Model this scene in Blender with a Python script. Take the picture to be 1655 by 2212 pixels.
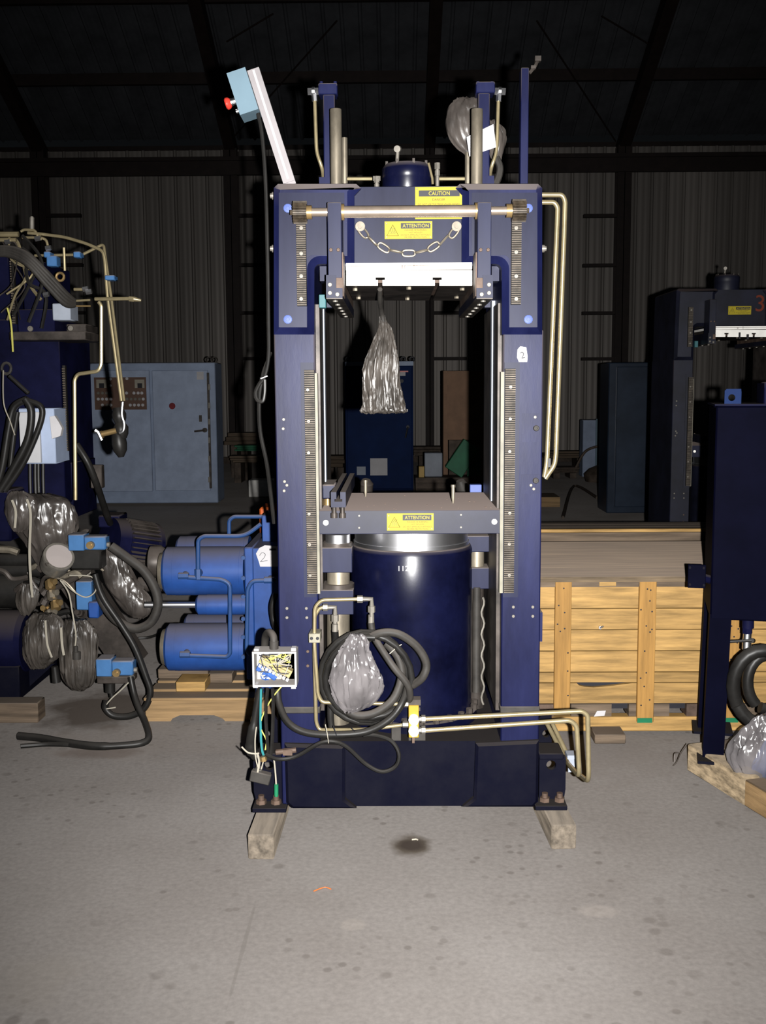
import bpy, bmesh, math, random
from mathutils import Vector, Matrix, noise
for o in list(bpy.data.objects): bpy.data.objects.remove(o)
scene = bpy.context.scene
COL = scene.collection
random.seed(7)
PI = math.pi
# ------------------------------------------------------------------ camera
FPX, CAMZ = 2300.0, 1.456
CAM = Vector((0, 0, CAMZ))
ROT = (Matrix.Rotation(math.radians(0.68), 3, 'Z') @ Matrix.Rotation(math.radians(90 - 6.646), 3, 'X')
       @ Matrix.Rotation(math.radians(-0.35), 3, 'Z'))
cd = bpy.data.cameras.new('camera'); cam = bpy.data.objects.new('camera', cd); COL.objects.link(cam)
cd.sensor_fit = 'HORIZONTAL'; cd.sensor_width = 36; cd.lens = 36 * FPX / 1655
cd.clip_start = .05; cd.clip_end = 100
cam.matrix_world = Matrix.Translation(CAM) @ ROT.to_4x4()
scene.camera = cam
# ------------------------------------------------------------------ light: dark hall, one camera flash
w = bpy.data.worlds.new('world'); scene.world = w; w.use_nodes = True
w.node_tree.nodes['Background'].inputs[0].default_value = (.8, .9, 1, 1)
w.node_tree.nodes['Background'].inputs[1].default_value = .004
ld = bpy.data.lights.new('flash', 'SPOT'); flash = bpy.data.objects.new('flash', ld); COL.objects.link(flash)
ld.energy = 2350; ld.shadow_soft_size = .012; ld.spot_size = math.radians(92); ld.spot_blend = 1.0
ld.color = (1, .985, .96)
flash.matrix_world = (Matrix.Translation(CAM + ROT @ Vector((.085, -.015, 0))) @ ROT.to_4x4()
                      @ Matrix.Rotation(math.radians(2), 4, 'X') @ Matrix.Rotation(math.radians(-1.5), 4, 'Y') @ Matrix.Diagonal((.78, 1.05, 1, 1)))
vs = scene.view_settings
scene.display_settings.display_device = 'sRGB'
vs.view_transform = 'Standard'; vs.look = 'None'; vs.gamma = 1; vs.use_curve_mapping = False
vs.exposure = 0.0

# ------------------------------------------------------------------ helpers
def ray(px, py): return ROT @ Vector(((px - 827.5) / FPX, (1106 - py) / FPX, -1))
def P(px, py, Y):
    d = ray(px, py); return CAM + d * (Y / d.y)
def PZ(px, py, z=0):
    d = ray(px, py); return CAM + d * ((z - CAMZ) / d.z)
def PP(pts, Y=None): return [P(p[0], p[1], p[2] if len(p) > 2 else Y) for p in pts]
def S(Y): return Y / FPX                      # metres per pixel at depth Y

def srgb(r, g, b):
    f = lambda c: (c / 255 / 12.92) if c <= 10 else ((c / 255 + .055) / 1.055) ** 2.4
    return (f(r), f(g), f(b))

class B:
    def __init__(s): s.bm = bmesh.new()
    def quad(s, *v, smooth=False):
        f = s.bm.faces.new([s.bm.verts.new(p) for p in v]); f.smooth = smooth; return s
    def box(s, x0, x1, y0, y1, z0, z1, bev=0, M=None):
        r = bmesh.ops.create_cube(s.bm, size=1)['verts']
        for v in r:
            v.co = Vector(((x0 + x1) / 2 + v.co.x * (x1 - x0), (y0 + y1) / 2 + v.co.y * (y1 - y0), (z0 + z1) / 2 + v.co.z * (z1 - z0)))
        if bev:
            es = list({e for v in r for e in v.link_edges})
            nv = bmesh.ops.bevel(s.bm, geom=es, offset=bev, segments=1, affect='EDGES')['verts']
            r = list({v for v in nv} | {v for v in r if v.is_valid})
        if M:
            for v in r: v.co = M @ v.co
        return s
    def pbox(s, px0, py0, px1, py1, Y, dep, bev=0):
        ym = (py0 + py1) / 2; xm = (px0 + px1) / 2
        return s.box(P(px0, ym, Y).x, P(px1, ym, Y).x, Y, Y + dep, P(xm, py1, Y).z, P(xm, py0, Y).z, bev)
    def loft(s, rings, closed=True, caps=True, smooth=True):
        vr = [[s.bm.verts.new(p) for p in r] for r in rings]
        n = len(vr[0])
        for a, b in zip(vr, vr[1:]):
            for i in range(n if closed else n - 1):
                j = (i + 1) % n
                s.bm.faces.new((a[i], a[j], b[j], b[i])).smooth = smooth
        if caps and closed:
            s.bm.faces.new(vr[0][::-1]); s.bm.faces.new(vr[-1])
        return s
    def cyl(s, p0, p1, r, r2=None, n=20, smooth=True):
        p0 = Vector(p0); p1 = Vector(p1); r2 = r if r2 is None else r2
        d = (p1 - p0).normalized(); u = d.orthogonal().normalized(); v = d.cross(u)
        c = [(math.cos(2 * PI * i / n + PI / n), math.sin(2 * PI * i / n + PI / n)) for i in range(n)]
        return s.loft([[p0 + (u * a + v * b) * r for a, b in c], [p1 + (u * a + v * b) * r2 for a, b in c]], smooth=smooth)
    def hexa(s, p0, p1, r): return s.cyl(p0, p1, r, n=6, smooth=False)
    def lathe(s, base, axis, prof, n=28, smooth=True):     # prof: (distance along axis, radius)
        base = Vector(base); d = Vector(axis).normalized(); u = d.orthogonal().normalized(); v = d.cross(u)
        R = []
        for t, r in prof:
            R.append([base + d * t + (u * math.cos(2 * PI * i / n) + v * math.sin(2 * PI * i / n)) * max(r, 1e-4) for i in range(n)])
        return s.loft(R, smooth=smooth)
    def tube(s, pts, r, n=8, closed=False, caps=True):
        pts = [Vector(p) for p in pts]; N = len(pts); rings = []
        u = None
        for i in range(N):
            a = pts[i - 1] if (i or closed) else pts[i]; b = pts[(i + 1) % N] if (i < N - 1 or closed) else pts[i]
            t = (b - a)
            if t.length < 1e-7: t = Vector((0, 0, 1))
            t.normalize()
            u = t.orthogonal() if u is None else u - t * u.dot(t)
            if u.length < 1e-6: u = t.orthogonal()
            u.normalize(); v = t.cross(u)
            rr = r[i] if isinstance(r, (list, tuple)) else r
            rings.append([pts[i] + (u * math.cos(2 * PI * k / n) + v * math.sin(2 * PI * k / n)) * rr for k in range(n)])
        if closed: rings.append(rings[0])
        if closed:
            vr = [[s.bm.verts.new(p) for p in q] for q in rings[:-1]]
            for i in range(N):
                a, b = vr[i], vr[(i + 1) % N]
                for k in range(n):
                    j = (k + 1) % n; s.bm.faces.new((a[k], a[j], b[j], b[k])).smooth = True
            return s
        return s.loft(rings, caps=caps)
    def prism(s, poly, y0, y1, ch=0, both=False):          # poly: (x, z) outline, extruded along y; front edge chamfered by ch
        a = sum(p[0] * q[1] - q[0] * p[1] for p, q in zip(poly, poly[1:] + poly[:1]))
        if a < 0: poly = poly[::-1]
        n = len(poly); ins = []
        for i in range(n):
            p0, p, p1 = Vector(poly[i - 1]), Vector(poly[i]), Vector(poly[(i + 1) % n])
            e0 = (p - p0).normalized(); e1 = (p1 - p).normalized()
            n0 = Vector((-e0.y, e0.x)); n1 = Vector((-e1.y, e1.x))
            m = n0 + n1; m = m / max(m.dot(n0), .3) if m.length > 1e-6 else n0
            ins.append(p + m * ch)
        rings = []
        if ch: rings.append([Vector((p[0], y0, p[1])) for p in ins])
        rings.append([Vector((p[0], y0 + ch, p[1])) for p in poly])
        rings.append([Vector((p[0], y1, p[1])) for p in poly])
        return s.loft(rings, smooth=False)
    def pprism(s, pxpoly, Y, dep, ch=0):
        return s.prism([(lambda q: (q.x, q.z))(P(a, b, Y)) for a, b in pxpoly], Y, Y + dep, ch)
    def holed(s, x0, x1, z0, z1, y0, y1, cx, cz, r, n=24): # plate in the xz plane with a round hole
        outer = []; inner = []
        for i in range(n):
            a = 2 * PI * i / n; c, q = math.cos(a), math.sin(a)
            k = min(((x1 - cx) / c if c > 1e-6 else (x0 - cx) / c if c < -1e-6 else 9e9), ((z1 - cz) / q if q > 1e-6 else (z0 - cz) / q if q < -1e-6 else 9e9))
            outer.append((cx + c * k, cz + q * k)); inner.append((cx + c * r, cz + q * r))
        R = [[Vector((a, y, b)) for a, b in L] for L, y in ((outer, y0), (inner, y0), (inner, y1), (outer, y1), (outer, y0))]
        return s.loft(R, caps=False, smooth=False)
    def teeth(s, x0, x1, z0, z1, y, pitch):
        n = int((z1 - z0) / pitch); h = pitch * .85
        for i in range(n):
            z = z0 + (i + .5) * pitch
            pr = [(z - pitch * .36, y), (z - pitch * .18, y - h), (z + pitch * .18, y - h), (z + pitch * .36, y)]
            s.loft([[Vector((x, b, a)) for a, b in pr] for x in (x0, x1)], smooth=False)
        return s
    def bag(s, prof, Y, dr=.6, pleats=11, amp=.12, seed=0, N=64, sub=5, smooth=True):   # prof: (px centre, py, half width px)
        rings = []
        pts = spline([Vector((p[0], p[1], p[2])) for p in prof], sub)
        for k, q in enumerate(pts):
            c = P(q.x, q.y, Y); hw = max(q.z, .5) * S(Y); ring = []
            for i in range(N):
                a = 2 * PI * i / N; ca, sa = math.cos(a), math.sin(a)
                nz = noise.noise(Vector((ca * 1.6, sa * 1.6, k * .09 + seed * 7.3)))
                rd = 1 - 2.2 * abs(noise.noise(Vector((ca * pleats * .33 + .5 * nz, sa * pleats * .33, k * .07 + seed * 3.1))))
                r2 = 1 - 2.2 * abs(noise.noise(Vector((ca * 3 + k * .12, sa * 3, k * .22 - seed * 1.7))))
                f = 1 + amp * (.8 * rd + .55 * r2 + 1.2 * nz - .5)
                ring.append(c + Vector((ca * hw * f, sa * hw * f * dr, .006 * r2)))
            rings.append(ring)
        return s.loft(rings, smooth=smooth)
    def mesh(s, name):
        bmesh.ops.recalc_face_normals(s.bm, faces=s.bm.faces)
        me = bpy.data.meshes.new(name); s.bm.to_mesh(me); s.bm.free()
        me.set_sharp_from_angle(angle=math.radians(38)); return me

def spline(pts, n=6):
    pts = [Vector(p) for p in pts]; out = []
    for i in range(len(pts) - 1):
        p0 = pts[max(i - 1, 0)]; p1 = pts[i]; p2 = pts[i + 1]; p3 = pts[min(i + 2, len(pts) - 1)]
        for k in range(n):
            t = k / n
            out.append(.5 * ((2 * p1) + (p2 - p0) * t + (2 * p0 - 5 * p1 + 4 * p2 - p3) * t * t + (3 * p1 - p0 - 3 * p2 + p3) * t ** 3))
    out.append(pts[-1]); return out
def bend(pts, r=.03, n=5):
    pts = [Vector(p) for p in pts]; out = [pts[0]]
    for a, b, c in zip(pts, pts[1:], pts[2:]):
        k = min(r, (a - b).length * .45, (c - b).length * .45)
        s0 = b + (a - b).normalized() * k; s1 = b + (c - b).normalized() * k
        for i in range(n + 1):
            t = i / n; out.append(s0 * (1 - t) ** 2 + b * 2 * t * (1 - t) + s1 * t * t)
    out.append(pts[-1]); return out

WO = {}      # world origin of every object made here
def setp(o, label=None, cat=None, group=None, kind=None):
    if label: o['label'] = label
    if cat: o['category'] = cat
    if group: o['group'] = group
    if kind: o['kind'] = kind
    return o
def thing(name, label, cat, loc, group=None):
    o = bpy.data.objects.new(name, None); COL.objects.link(o); o.location = loc; o.empty_display_size = .1
    WO[o] = Vector(loc); return setp(o, label, cat, group)
def part(name, b, mat, parent=None, label=None, kind=None, cat=None, group=None):
    me = b.mesh(name) if isinstance(b, B) else b
    if len(me.vertices):
        lo = Vector([min(v.co[i] for v in me.vertices) for i in range(3)]); hi = Vector([max(v.co[i] for v in me.vertices) for i in range(3)])
        c = (lo + hi) / 2
    else: c = Vector()
    me.transform(Matrix.Translation(-c))
    me.materials.append(mat)
    o = bpy.data.objects.new(name, me); COL.objects.link(o); WO[o] = c
    if parent: o.parent = parent; o.location = c - WO[parent]
    else: o.location = c
    return setp(o, label, cat, group, kind)
def gear_rack(x0, x1, z0, z1, y, th, pitch, parent):
    rk = part('gear_rack', B().box(x0, x1, y, y + th, z0, z1), m_racko, parent)
    part('teeth', B().teeth(x0, x1, z0, z1, y, pitch), m_rack, rk, kind='stuff'); return rk
def solo(name, b, mat, label, cat, group=None): return part(name, b, mat, None, label, None, cat, group)
def structure(name, b, mat, parent=None): return part(name, b, mat, parent, kind='structure')
def again(src, loc, parent, name=None):                       # a further object that shares src's mesh
    o = src.copy(); COL.objects.link(o); WO[o] = Vector(loc)
    o.parent = parent; o.location = Vector(loc) - (WO[parent] if parent else Vector())
    return o
def kids(o): return [c for c in bpy.data.objects if c.parent == o]
def copy_tree(o, loc, keep=None, **props):
    r = o.copy(); COL.objects.link(r); r.location = loc; WO[r] = Vector(loc)
    for c in kids(o):
        if keep and c.name.split('.')[0] not in keep: continue
        d = c.copy(); COL.objects.link(d); d.parent = r; WO[d] = WO[c] - WO[o] + WO[r]
        for g in kids(c):
            h = g.copy(); COL.objects.link(h); h.parent = d
    return setp(r, **props)
def bolts(spots, Y, r, mat, parent, h=None, name='bolt', hexhead=False):      # bolt heads facing the room, one mesh shared
    first = None
    for px, py in spots:
        p = P(px, py, Y)
        if first is None:
            b = B(); h = h or r * .7
            if hexhead: b.hexa(p, p - Vector((0, h, 0)), r)
            else: b.lathe(p, (0, -1, 0), [(0, r), (h * .7, r), (h, r * .8), (h, r * .45), (h * .6, r * .4)], n=12)
            first = part(name, b, mat, parent); off = WO[first] - p
        else: again(first, p + off, parent)
    return first
def writing(s, px, py, hpx, Y, mat, parent, wpx=None, name='lettering', rot=0, label=None):
    cu = bpy.data.curves.new('t', 'FONT'); cu.body = s; cu.size = 1; cu.align_x = 'CENTER'; cu.align_y = 'CENTER'
    cu.extrude = 0.0
    t = bpy.data.objects.new('t', cu); COL.objects.link(t)
    dg = bpy.context.evaluated_depsgraph_get(); dg.update()
    me = bpy.data.meshes.new_from_object(t.evaluated_get(dg)); bpy.data.objects.remove(t); bpy.data.curves.remove(cu)
    xs = [v.co.x for v in me.vertices]; ys = [v.co.y for v in me.vertices]
    cx, cy = (max(xs) + min(xs)) / 2, (max(ys) + min(ys)) / 2
    sy = hpx * S(Y) / (max(ys) - min(ys)); sx = wpx * S(Y) / (max(xs) - min(xs)) if wpx else sy
    c = P(px, py, Y)
    for v in me.vertices:
        a, b_ = (v.co.x - cx) * sx, (v.co.y - cy) * sy
        a, b_ = a * math.cos(rot) - b_ * math.sin(rot), a * math.sin(rot) + b_ * math.cos(rot)
        v.co = c + Vector((a, 0, b_))
    return part(name, me, mat, parent, label)

# ------------------------------------------------------------------ materials
def mat(name, col, rough=.5, metal=0, var=.25, vscale=6, col2=None, dust=0, dustcol=(.19, .16, .14), bump=0, bscale=40, streak=None, spec=.2, coat=0, emit=0, drough=0, rnd=0):
    m = bpy.data.materials.new(name); m.use_nodes = True; nt = m.node_tree; N = nt.nodes; L = nt.links
    bs = N['Principled BSDF']; bs.inputs['Roughness'].default_value = rough; bs.inputs['Metallic'].default_value = metal
    bs.inputs['Specular IOR Level'].default_value = spec; bs.inputs['Coat Weight'].default_value = coat
    bs.inputs['Diffuse Roughness'].default_value = drough
    tc = N.new('ShaderNodeTexCoord'); mp = N.new('ShaderNodeMapping'); L.new(tc.outputs['Object'], mp.inputs[0])
    if streak: mp.inputs['Scale'].default_value = streak
    nz = N.new('ShaderNodeTexNoise'); nz.inputs['Scale'].default_value = vscale; nz.inputs['Detail'].default_value = 6; nz.inputs['Roughness'].default_value = .62
    L.new(mp.outputs[0], nz.inputs['Vector'])
    rp = N.new('ShaderNodeValToRGB'); c2 = col2 or tuple(min(1, c * (1 + var * 2)) for c in col); c1 = tuple(c * (1 - var) for c in col)
    rp.color_ramp.elements[0].position = .33; rp.color_ramp.elements[0].color = (*c1, 1)
    rp.color_ramp.elements[1].position = .72; rp.color_ramp.elements[1].color = (*c2, 1)
    L.new(nz.outputs['Fac'], rp.inputs[0]); out = rp.outputs[0]
    if rnd:                                    # every board or sheet its own shade
        oi = N.new('ShaderNodeObjectInfo'); m3 = N.new('ShaderNodeMapRange'); m3.inputs[3].default_value = 1 - rnd; m3.inputs[4].default_value = 1 + rnd
        L.new(oi.outputs['Random'], m3.inputs[0]); hs = N.new('ShaderNodeHueSaturation'); L.new(m3.outputs[0], hs.inputs['Value']); L.new(out, hs.inputs['Color']); out = hs.outputs[0]
        va = N.new('ShaderNodeVectorMath'); va.operation = 'SCALE'; va.inputs[0].default_value = (37, 11, 5); L.new(oi.outputs['Random'], va.inputs['Scale'])
        L.new(va.outputs[0], mp.inputs['Location'])
    if dust:
        g = N.new('ShaderNodeNewGeometry'); sx = N.new('ShaderNodeSeparateXYZ'); L.new(g.outputs['Normal'], sx.inputs[0])
        mr = N.new('ShaderNodeMapRange'); mr.inputs[1].default_value = .25; mr.inputs[2].default_value = .9; mr.inputs[4].default_value = dust
        L.new(sx.outputs['Z'], mr.inputs[0]); mx = N.new('ShaderNodeMix'); mx.data_type = 'RGBA'
        L.new(mr.outputs[0], mx.inputs[0]); L.new(out, mx.inputs[6]); mx.inputs[7].default_value = (*dustcol, 1); out = mx.outputs[2]
        m2 = N.new('ShaderNodeMapRange'); m2.inputs[3].default_value = rough; m2.inputs[4].default_value = .9
        L.new(mr.outputs[0], m2.inputs[0]); L.new(m2.outputs[0], bs.inputs['Roughness'])
    L.new(out, bs.inputs['Base Color'])
    if bump:
        n2 = N.new('ShaderNodeTexNoise'); n2.inputs['Scale'].default_value = bscale; n2.inputs['Detail'].default_value = 4
        L.new(mp.outputs[0], n2.inputs['Vector']); bp = N.new('ShaderNodeBump'); bp.inputs['Strength'].default_value = bump; bp.inputs['Distance'].default_value = .004
        L.new(n2.outputs['Fac'], bp.inputs['Height']); L.new(bp.outputs[0], bs.inputs['Normal'])
    if emit:
        bs.inputs['Emission Color'].default_value = (*col, 1); bs.inputs['Emission Strength'].default_value = emit
    return m
def plastic(name, tint=(.8, .78, .76), clear=.5, bump=.8, rough=.2, scale=20, stretch=.25, spec=.5, edge=.9):
    m = bpy.data.materials.new(name); m.use_nodes = True; nt = m.node_tree; N = nt.nodes; L = nt.links
    bs = N['Principled BSDF']; bs.inputs['Roughness'].default_value = rough; bs.inputs['Specular IOR Level'].default_value = spec
    tc = N.new('ShaderNodeTexCoord'); n2 = N.new('ShaderNodeTexNoise'); n2.inputs['Scale'].default_value = scale; n2.inputs['Detail'].default_value = 2; n2.inputs['Distortion'].default_value = .6
    mp = N.new('ShaderNodeMapping'); mp.inputs['Scale'].default_value = (1, 1, stretch); L.new(tc.outputs['Object'], mp.inputs[0]); L.new(mp.outputs[0], n2.inputs['Vector'])
    rp = N.new('ShaderNodeValToRGB'); rp.color_ramp.elements[0].color = (*[c * .55 for c in tint], 1); rp.color_ramp.elements[1].color = (*[c * 1.35 for c in tint], 1)
    rp.color_ramp.elements[0].position = .35; rp.color_ramp.elements[1].position = .65
    n3 = N.new('ShaderNodeTexNoise'); n3.inputs['Scale'].default_value = 9; L.new(tc.outputs['Object'], n3.inputs['Vector']); L.new(n3.outputs['Fac'], rp.inputs[0]); L.new(rp.outputs[0], bs.inputs['Base Color'])
    bp = N.new('ShaderNodeBump'); bp.inputs['Strength'].default_value = bump; bp.inputs['Distance'].default_value = .03
    L.new(n2.outputs['Fac'], bp.inputs['Height']); L.new(bp.outputs[0], bs.inputs['Normal'])
    tr = N.new('ShaderNodeBsdfTransparent'); mx = N.new('ShaderNodeMixShader'); lw = N.new('ShaderNodeLayerWeight'); lw.inputs[0].default_value = .35
    L.new(bp.outputs[0], lw.inputs['Normal'])
    mr = N.new('ShaderNodeMapRange'); mr.inputs[3].default_value = 1 - clear; mr.inputs[4].default_value = edge
    L.new(lw.outputs['Facing'], mr.inputs[0]); L.new(mr.outputs[0], mx.inputs[0])
    L.new(tr.outputs[0], mx.inputs[1]); L.new(bs.outputs[0], mx.inputs[2]); L.new(mx.outputs[0], N['Material Output'].inputs[0])
    return m

NAVY = (.0030, .0040, .024)
m_navy = mat('navy paint scuffed', NAVY, .4, var=.3, spec=.10, vscale=3.2, col2=(.0095, .0118, .046), dust=.9, bump=.05, streak=(1.4, 1, .4))
m_navyp = mat('navy paint worn pads', (.0050, .0060, .021), .42, spec=.105, var=.25, vscale=5, col2=(.0125, .0145, .035), dust=.9, streak=(1, 1, .25))
m_navyd = mat('navy gloss enamel', (.0016, .0020, .0095), .27, var=.3, vscale=7, col2=(.0032, .0040, .018), dust=.5, bump=.08, bscale=16)
m_navyo = mat('navy paint oily base', (.0018, .0021, .009), .6, spec=.04, var=.4, vscale=6, col2=(.0042, .0042, .008), dust=.5, dustcol=(.035, .03, .025), bump=.05)
m_navyf = mat('navy paint far machines', (.0024, .0027, .013), .6, spec=.04, var=.4, vscale=4, dust=.6, dustcol=(.07, .058, .05))
m_blue = mat('mid blue machine paint', (.009, .036, .145), .5, var=.2, vscale=5, dust=.75, dustcol=(.085, .075, .075))
m_lblue = mat('light blue valve paint', (.030, .088, .20), .45, var=.15, dust=.8)
m_plug = mat('light blue plug paint', (.055, .08, .22), .5, var=.1)
m_white = mat('white enamel', (.8, .78, .74), .4, var=.06, vscale=18)
m_alu = mat('brushed aluminium', (.20, .185, .19), .5, .1, var=.06, vscale=8)
m_steel = mat('bare steel oily', (.15, .13, .10), .45, .6, var=.35, vscale=14, streak=(1, 1, .4))
m_racko = mat('grimy shaded rack base', (.006, .005, .004), .6)  # grimy rack base, shade between the teeth put into its colour
m_gear = mat('greasy gear steel', (.030, .023, .016), .42, .2, var=.5, vscale=40)
m_chain = mat('dull plated chain', (.10, .086, .066), .42, .3, var=.2, vscale=30)
m_rack = mat('greased rack steel', (.06, .049, .038), .5, .2, var=.45, vscale=30)
m_chrome = mat('chromed ram', (.62, .62, .64), .33, 1, var=.03)
m_fit = mat('zinc fitting', (.12, .11, .095), .42, .3, var=.15, vscale=30)
m_tube = mat('yellow zinc tube', (.29, .24, .14), .3, .65, var=.12, vscale=20)
m_tubeb = mat('blue painted tube', (.012, .036, .11), .45, var=.15, dust=.6)
m_brass = mat('dull brass', (.20, .135, .06), .35, .6, var=.2)
m_yel = mat('sign yellow', (.24, .19, .008), .55, var=.04)
m_yelb = mat('yellow chromate block', (.28, .17, .02), .4, var=.15)
m_black = mat('black print', (.012, .012, .016), .5, var=.1)
m_ink = mat('faded sign print', (.05, .034, .008), .6, var=.1)
m_yelt = mat('sign yellow lettering', (.30, .24, .02), .55, var=.02)
m_rub = mat('black rubber hose', (.008, .0075, .007), .42, var=.35, vscale=9, dust=.35, dustcol=(.05, .045, .04))
m_rubg = mat('dusty hose', (.02, .018, .016), .6, var=.35, vscale=9, dust=.6, dustcol=(.09, .078, .07))
m_cream = mat('cream wear strip', (.14, .13, .10), .5, var=.2, vscale=12)
m_dirt = mat('dark dirty steel', (.03, .025, .022), .45, .3, var=.5, vscale=9, dust=.4)
m_rust = mat('brown rusty steel', (.06, .04, .03), .6, .2, var=.4, vscale=12)
m_dustt = mat('dusty platen top', (.02, .02, .05), .5, var=.2, dust=1, dustcol=(.20, .165, .15))
m_teal = mat('turquoise pad', (.022, .075, .085), .5, var=.1)
m_cbox = mat('pale blue box enamel', (.095, .145, .18), .5, var=.05)
m_red = mat('red button', (.4, .03, .02), .35, var=.1)
m_paper = mat('white paper', (.36, .35, .36), .7, var=.05)
m_pine = mat('fresh pine', (.219, .132, .045), .65, var=.3, vscale=5, streak=(.8, 1, 9), bump=.1, rnd=.14)
m_pinev = mat('fresh pine upright', (.225, .12, .032), .65, var=.2, vscale=5, streak=(9, 1, .6), bump=.1, rnd=.1)
m_wood = mat('old grey timber', (.085, .062, .043), .75, var=.35, vscale=5, streak=(.5, .5, 8), dust=.6, dustcol=(.11, .09, .075), bump=.2, rnd=.2)
m_woody = mat('weathered timber along depth', (.125, .095, .06), .8, var=.5, vscale=6, streak=(3, 3, 9), dust=.35, dustcol=(.12, .10, .08), bump=.25, drough=.8)
m_block = mat('squared timber block', (.085, .070, .054), .8, var=.45, vscale=6, streak=(6, .6, 6), dust=.5, dustcol=(.10, .086, .072), bump=.25, drough=.5)
m_pall = mat('pallet wood', (.165, .105, .05), .7, var=.3, vscale=5, streak=(.4, 1, 8), dust=.75, dustcol=(.12, .095, .075), bump=.2)
m_grey = mat('grey blue cabinet enamel', (.20, .245, .34), .5, var=.12, vscale=4, dust=.4)
m_greyd = mat('grey blue cabinet door', (.24, .285, .385), .5, var=.1, vscale=5)
m_brown = mat('brown board', (.17, .095, .055), .6, var=.12, vscale=6)
m_panel = mat('brown switch panel', (.09, .05, .035), .5, var=.1)
m_blued = mat('dark blue cabinet enamel', (.003, .011, .048), .6, spec=.05, var=.15, vscale=3)
m_dkcab = mat('blackish blue cabinet enamel', (.012, .018, .03), .3, var=.3, vscale=2)
m_green = mat('green enamel', (.007, .10, .045), .5, var=.15)
m_gbox = mat('grey enamel', (.2, .22, .26), .5, var=.1)
m_copper = mat('terminal cream', (.24, .19, .09), .5, var=.2, vscale=60)
m_tblue = mat('terminal blue', (.018, .055, .19), .45, var=.2)
m_wy = mat('yellow green wire', (.35, .33, .08), .5, var=.1)
m_ww = mat('white wire', (.24, .22, .18), .5, var=.1)
m_teald = mat('teal wire', (.02, .13, .14), .5, var=.1)
m_bag = plastic('clear plastic bag', (.125, .115, .118), .42, 1.0, .2, 15, .25)
m_bagd = plastic('smoky plastic bag', (.042, .036, .031), .05, .8, .40, 30, .08, .32)
m_bagl = plastic('dusty plastic bag', (.055, .047, .042), .25, .7, .3, 16, .4)
m_wall = mat('galvanised siding', (.16, .145, .133), .5, .2, var=.15, vscale=.9, streak=(1, 1, .12), rnd=.1)
m_roof = mat('dull roof sheet', (.05, .052, .058), .7, .1, var=.2, vscale=2)
m_girder = mat('dark red oxide steel', (.014, .009, .008), .6, var=.2)
m_trash = mat('dark rubbish', (.06, .045, .035), .7, var=.4, vscale=8)
m_orange = mat('orange plastic', (.45, .09, .02), .5, var=.1)
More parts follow.
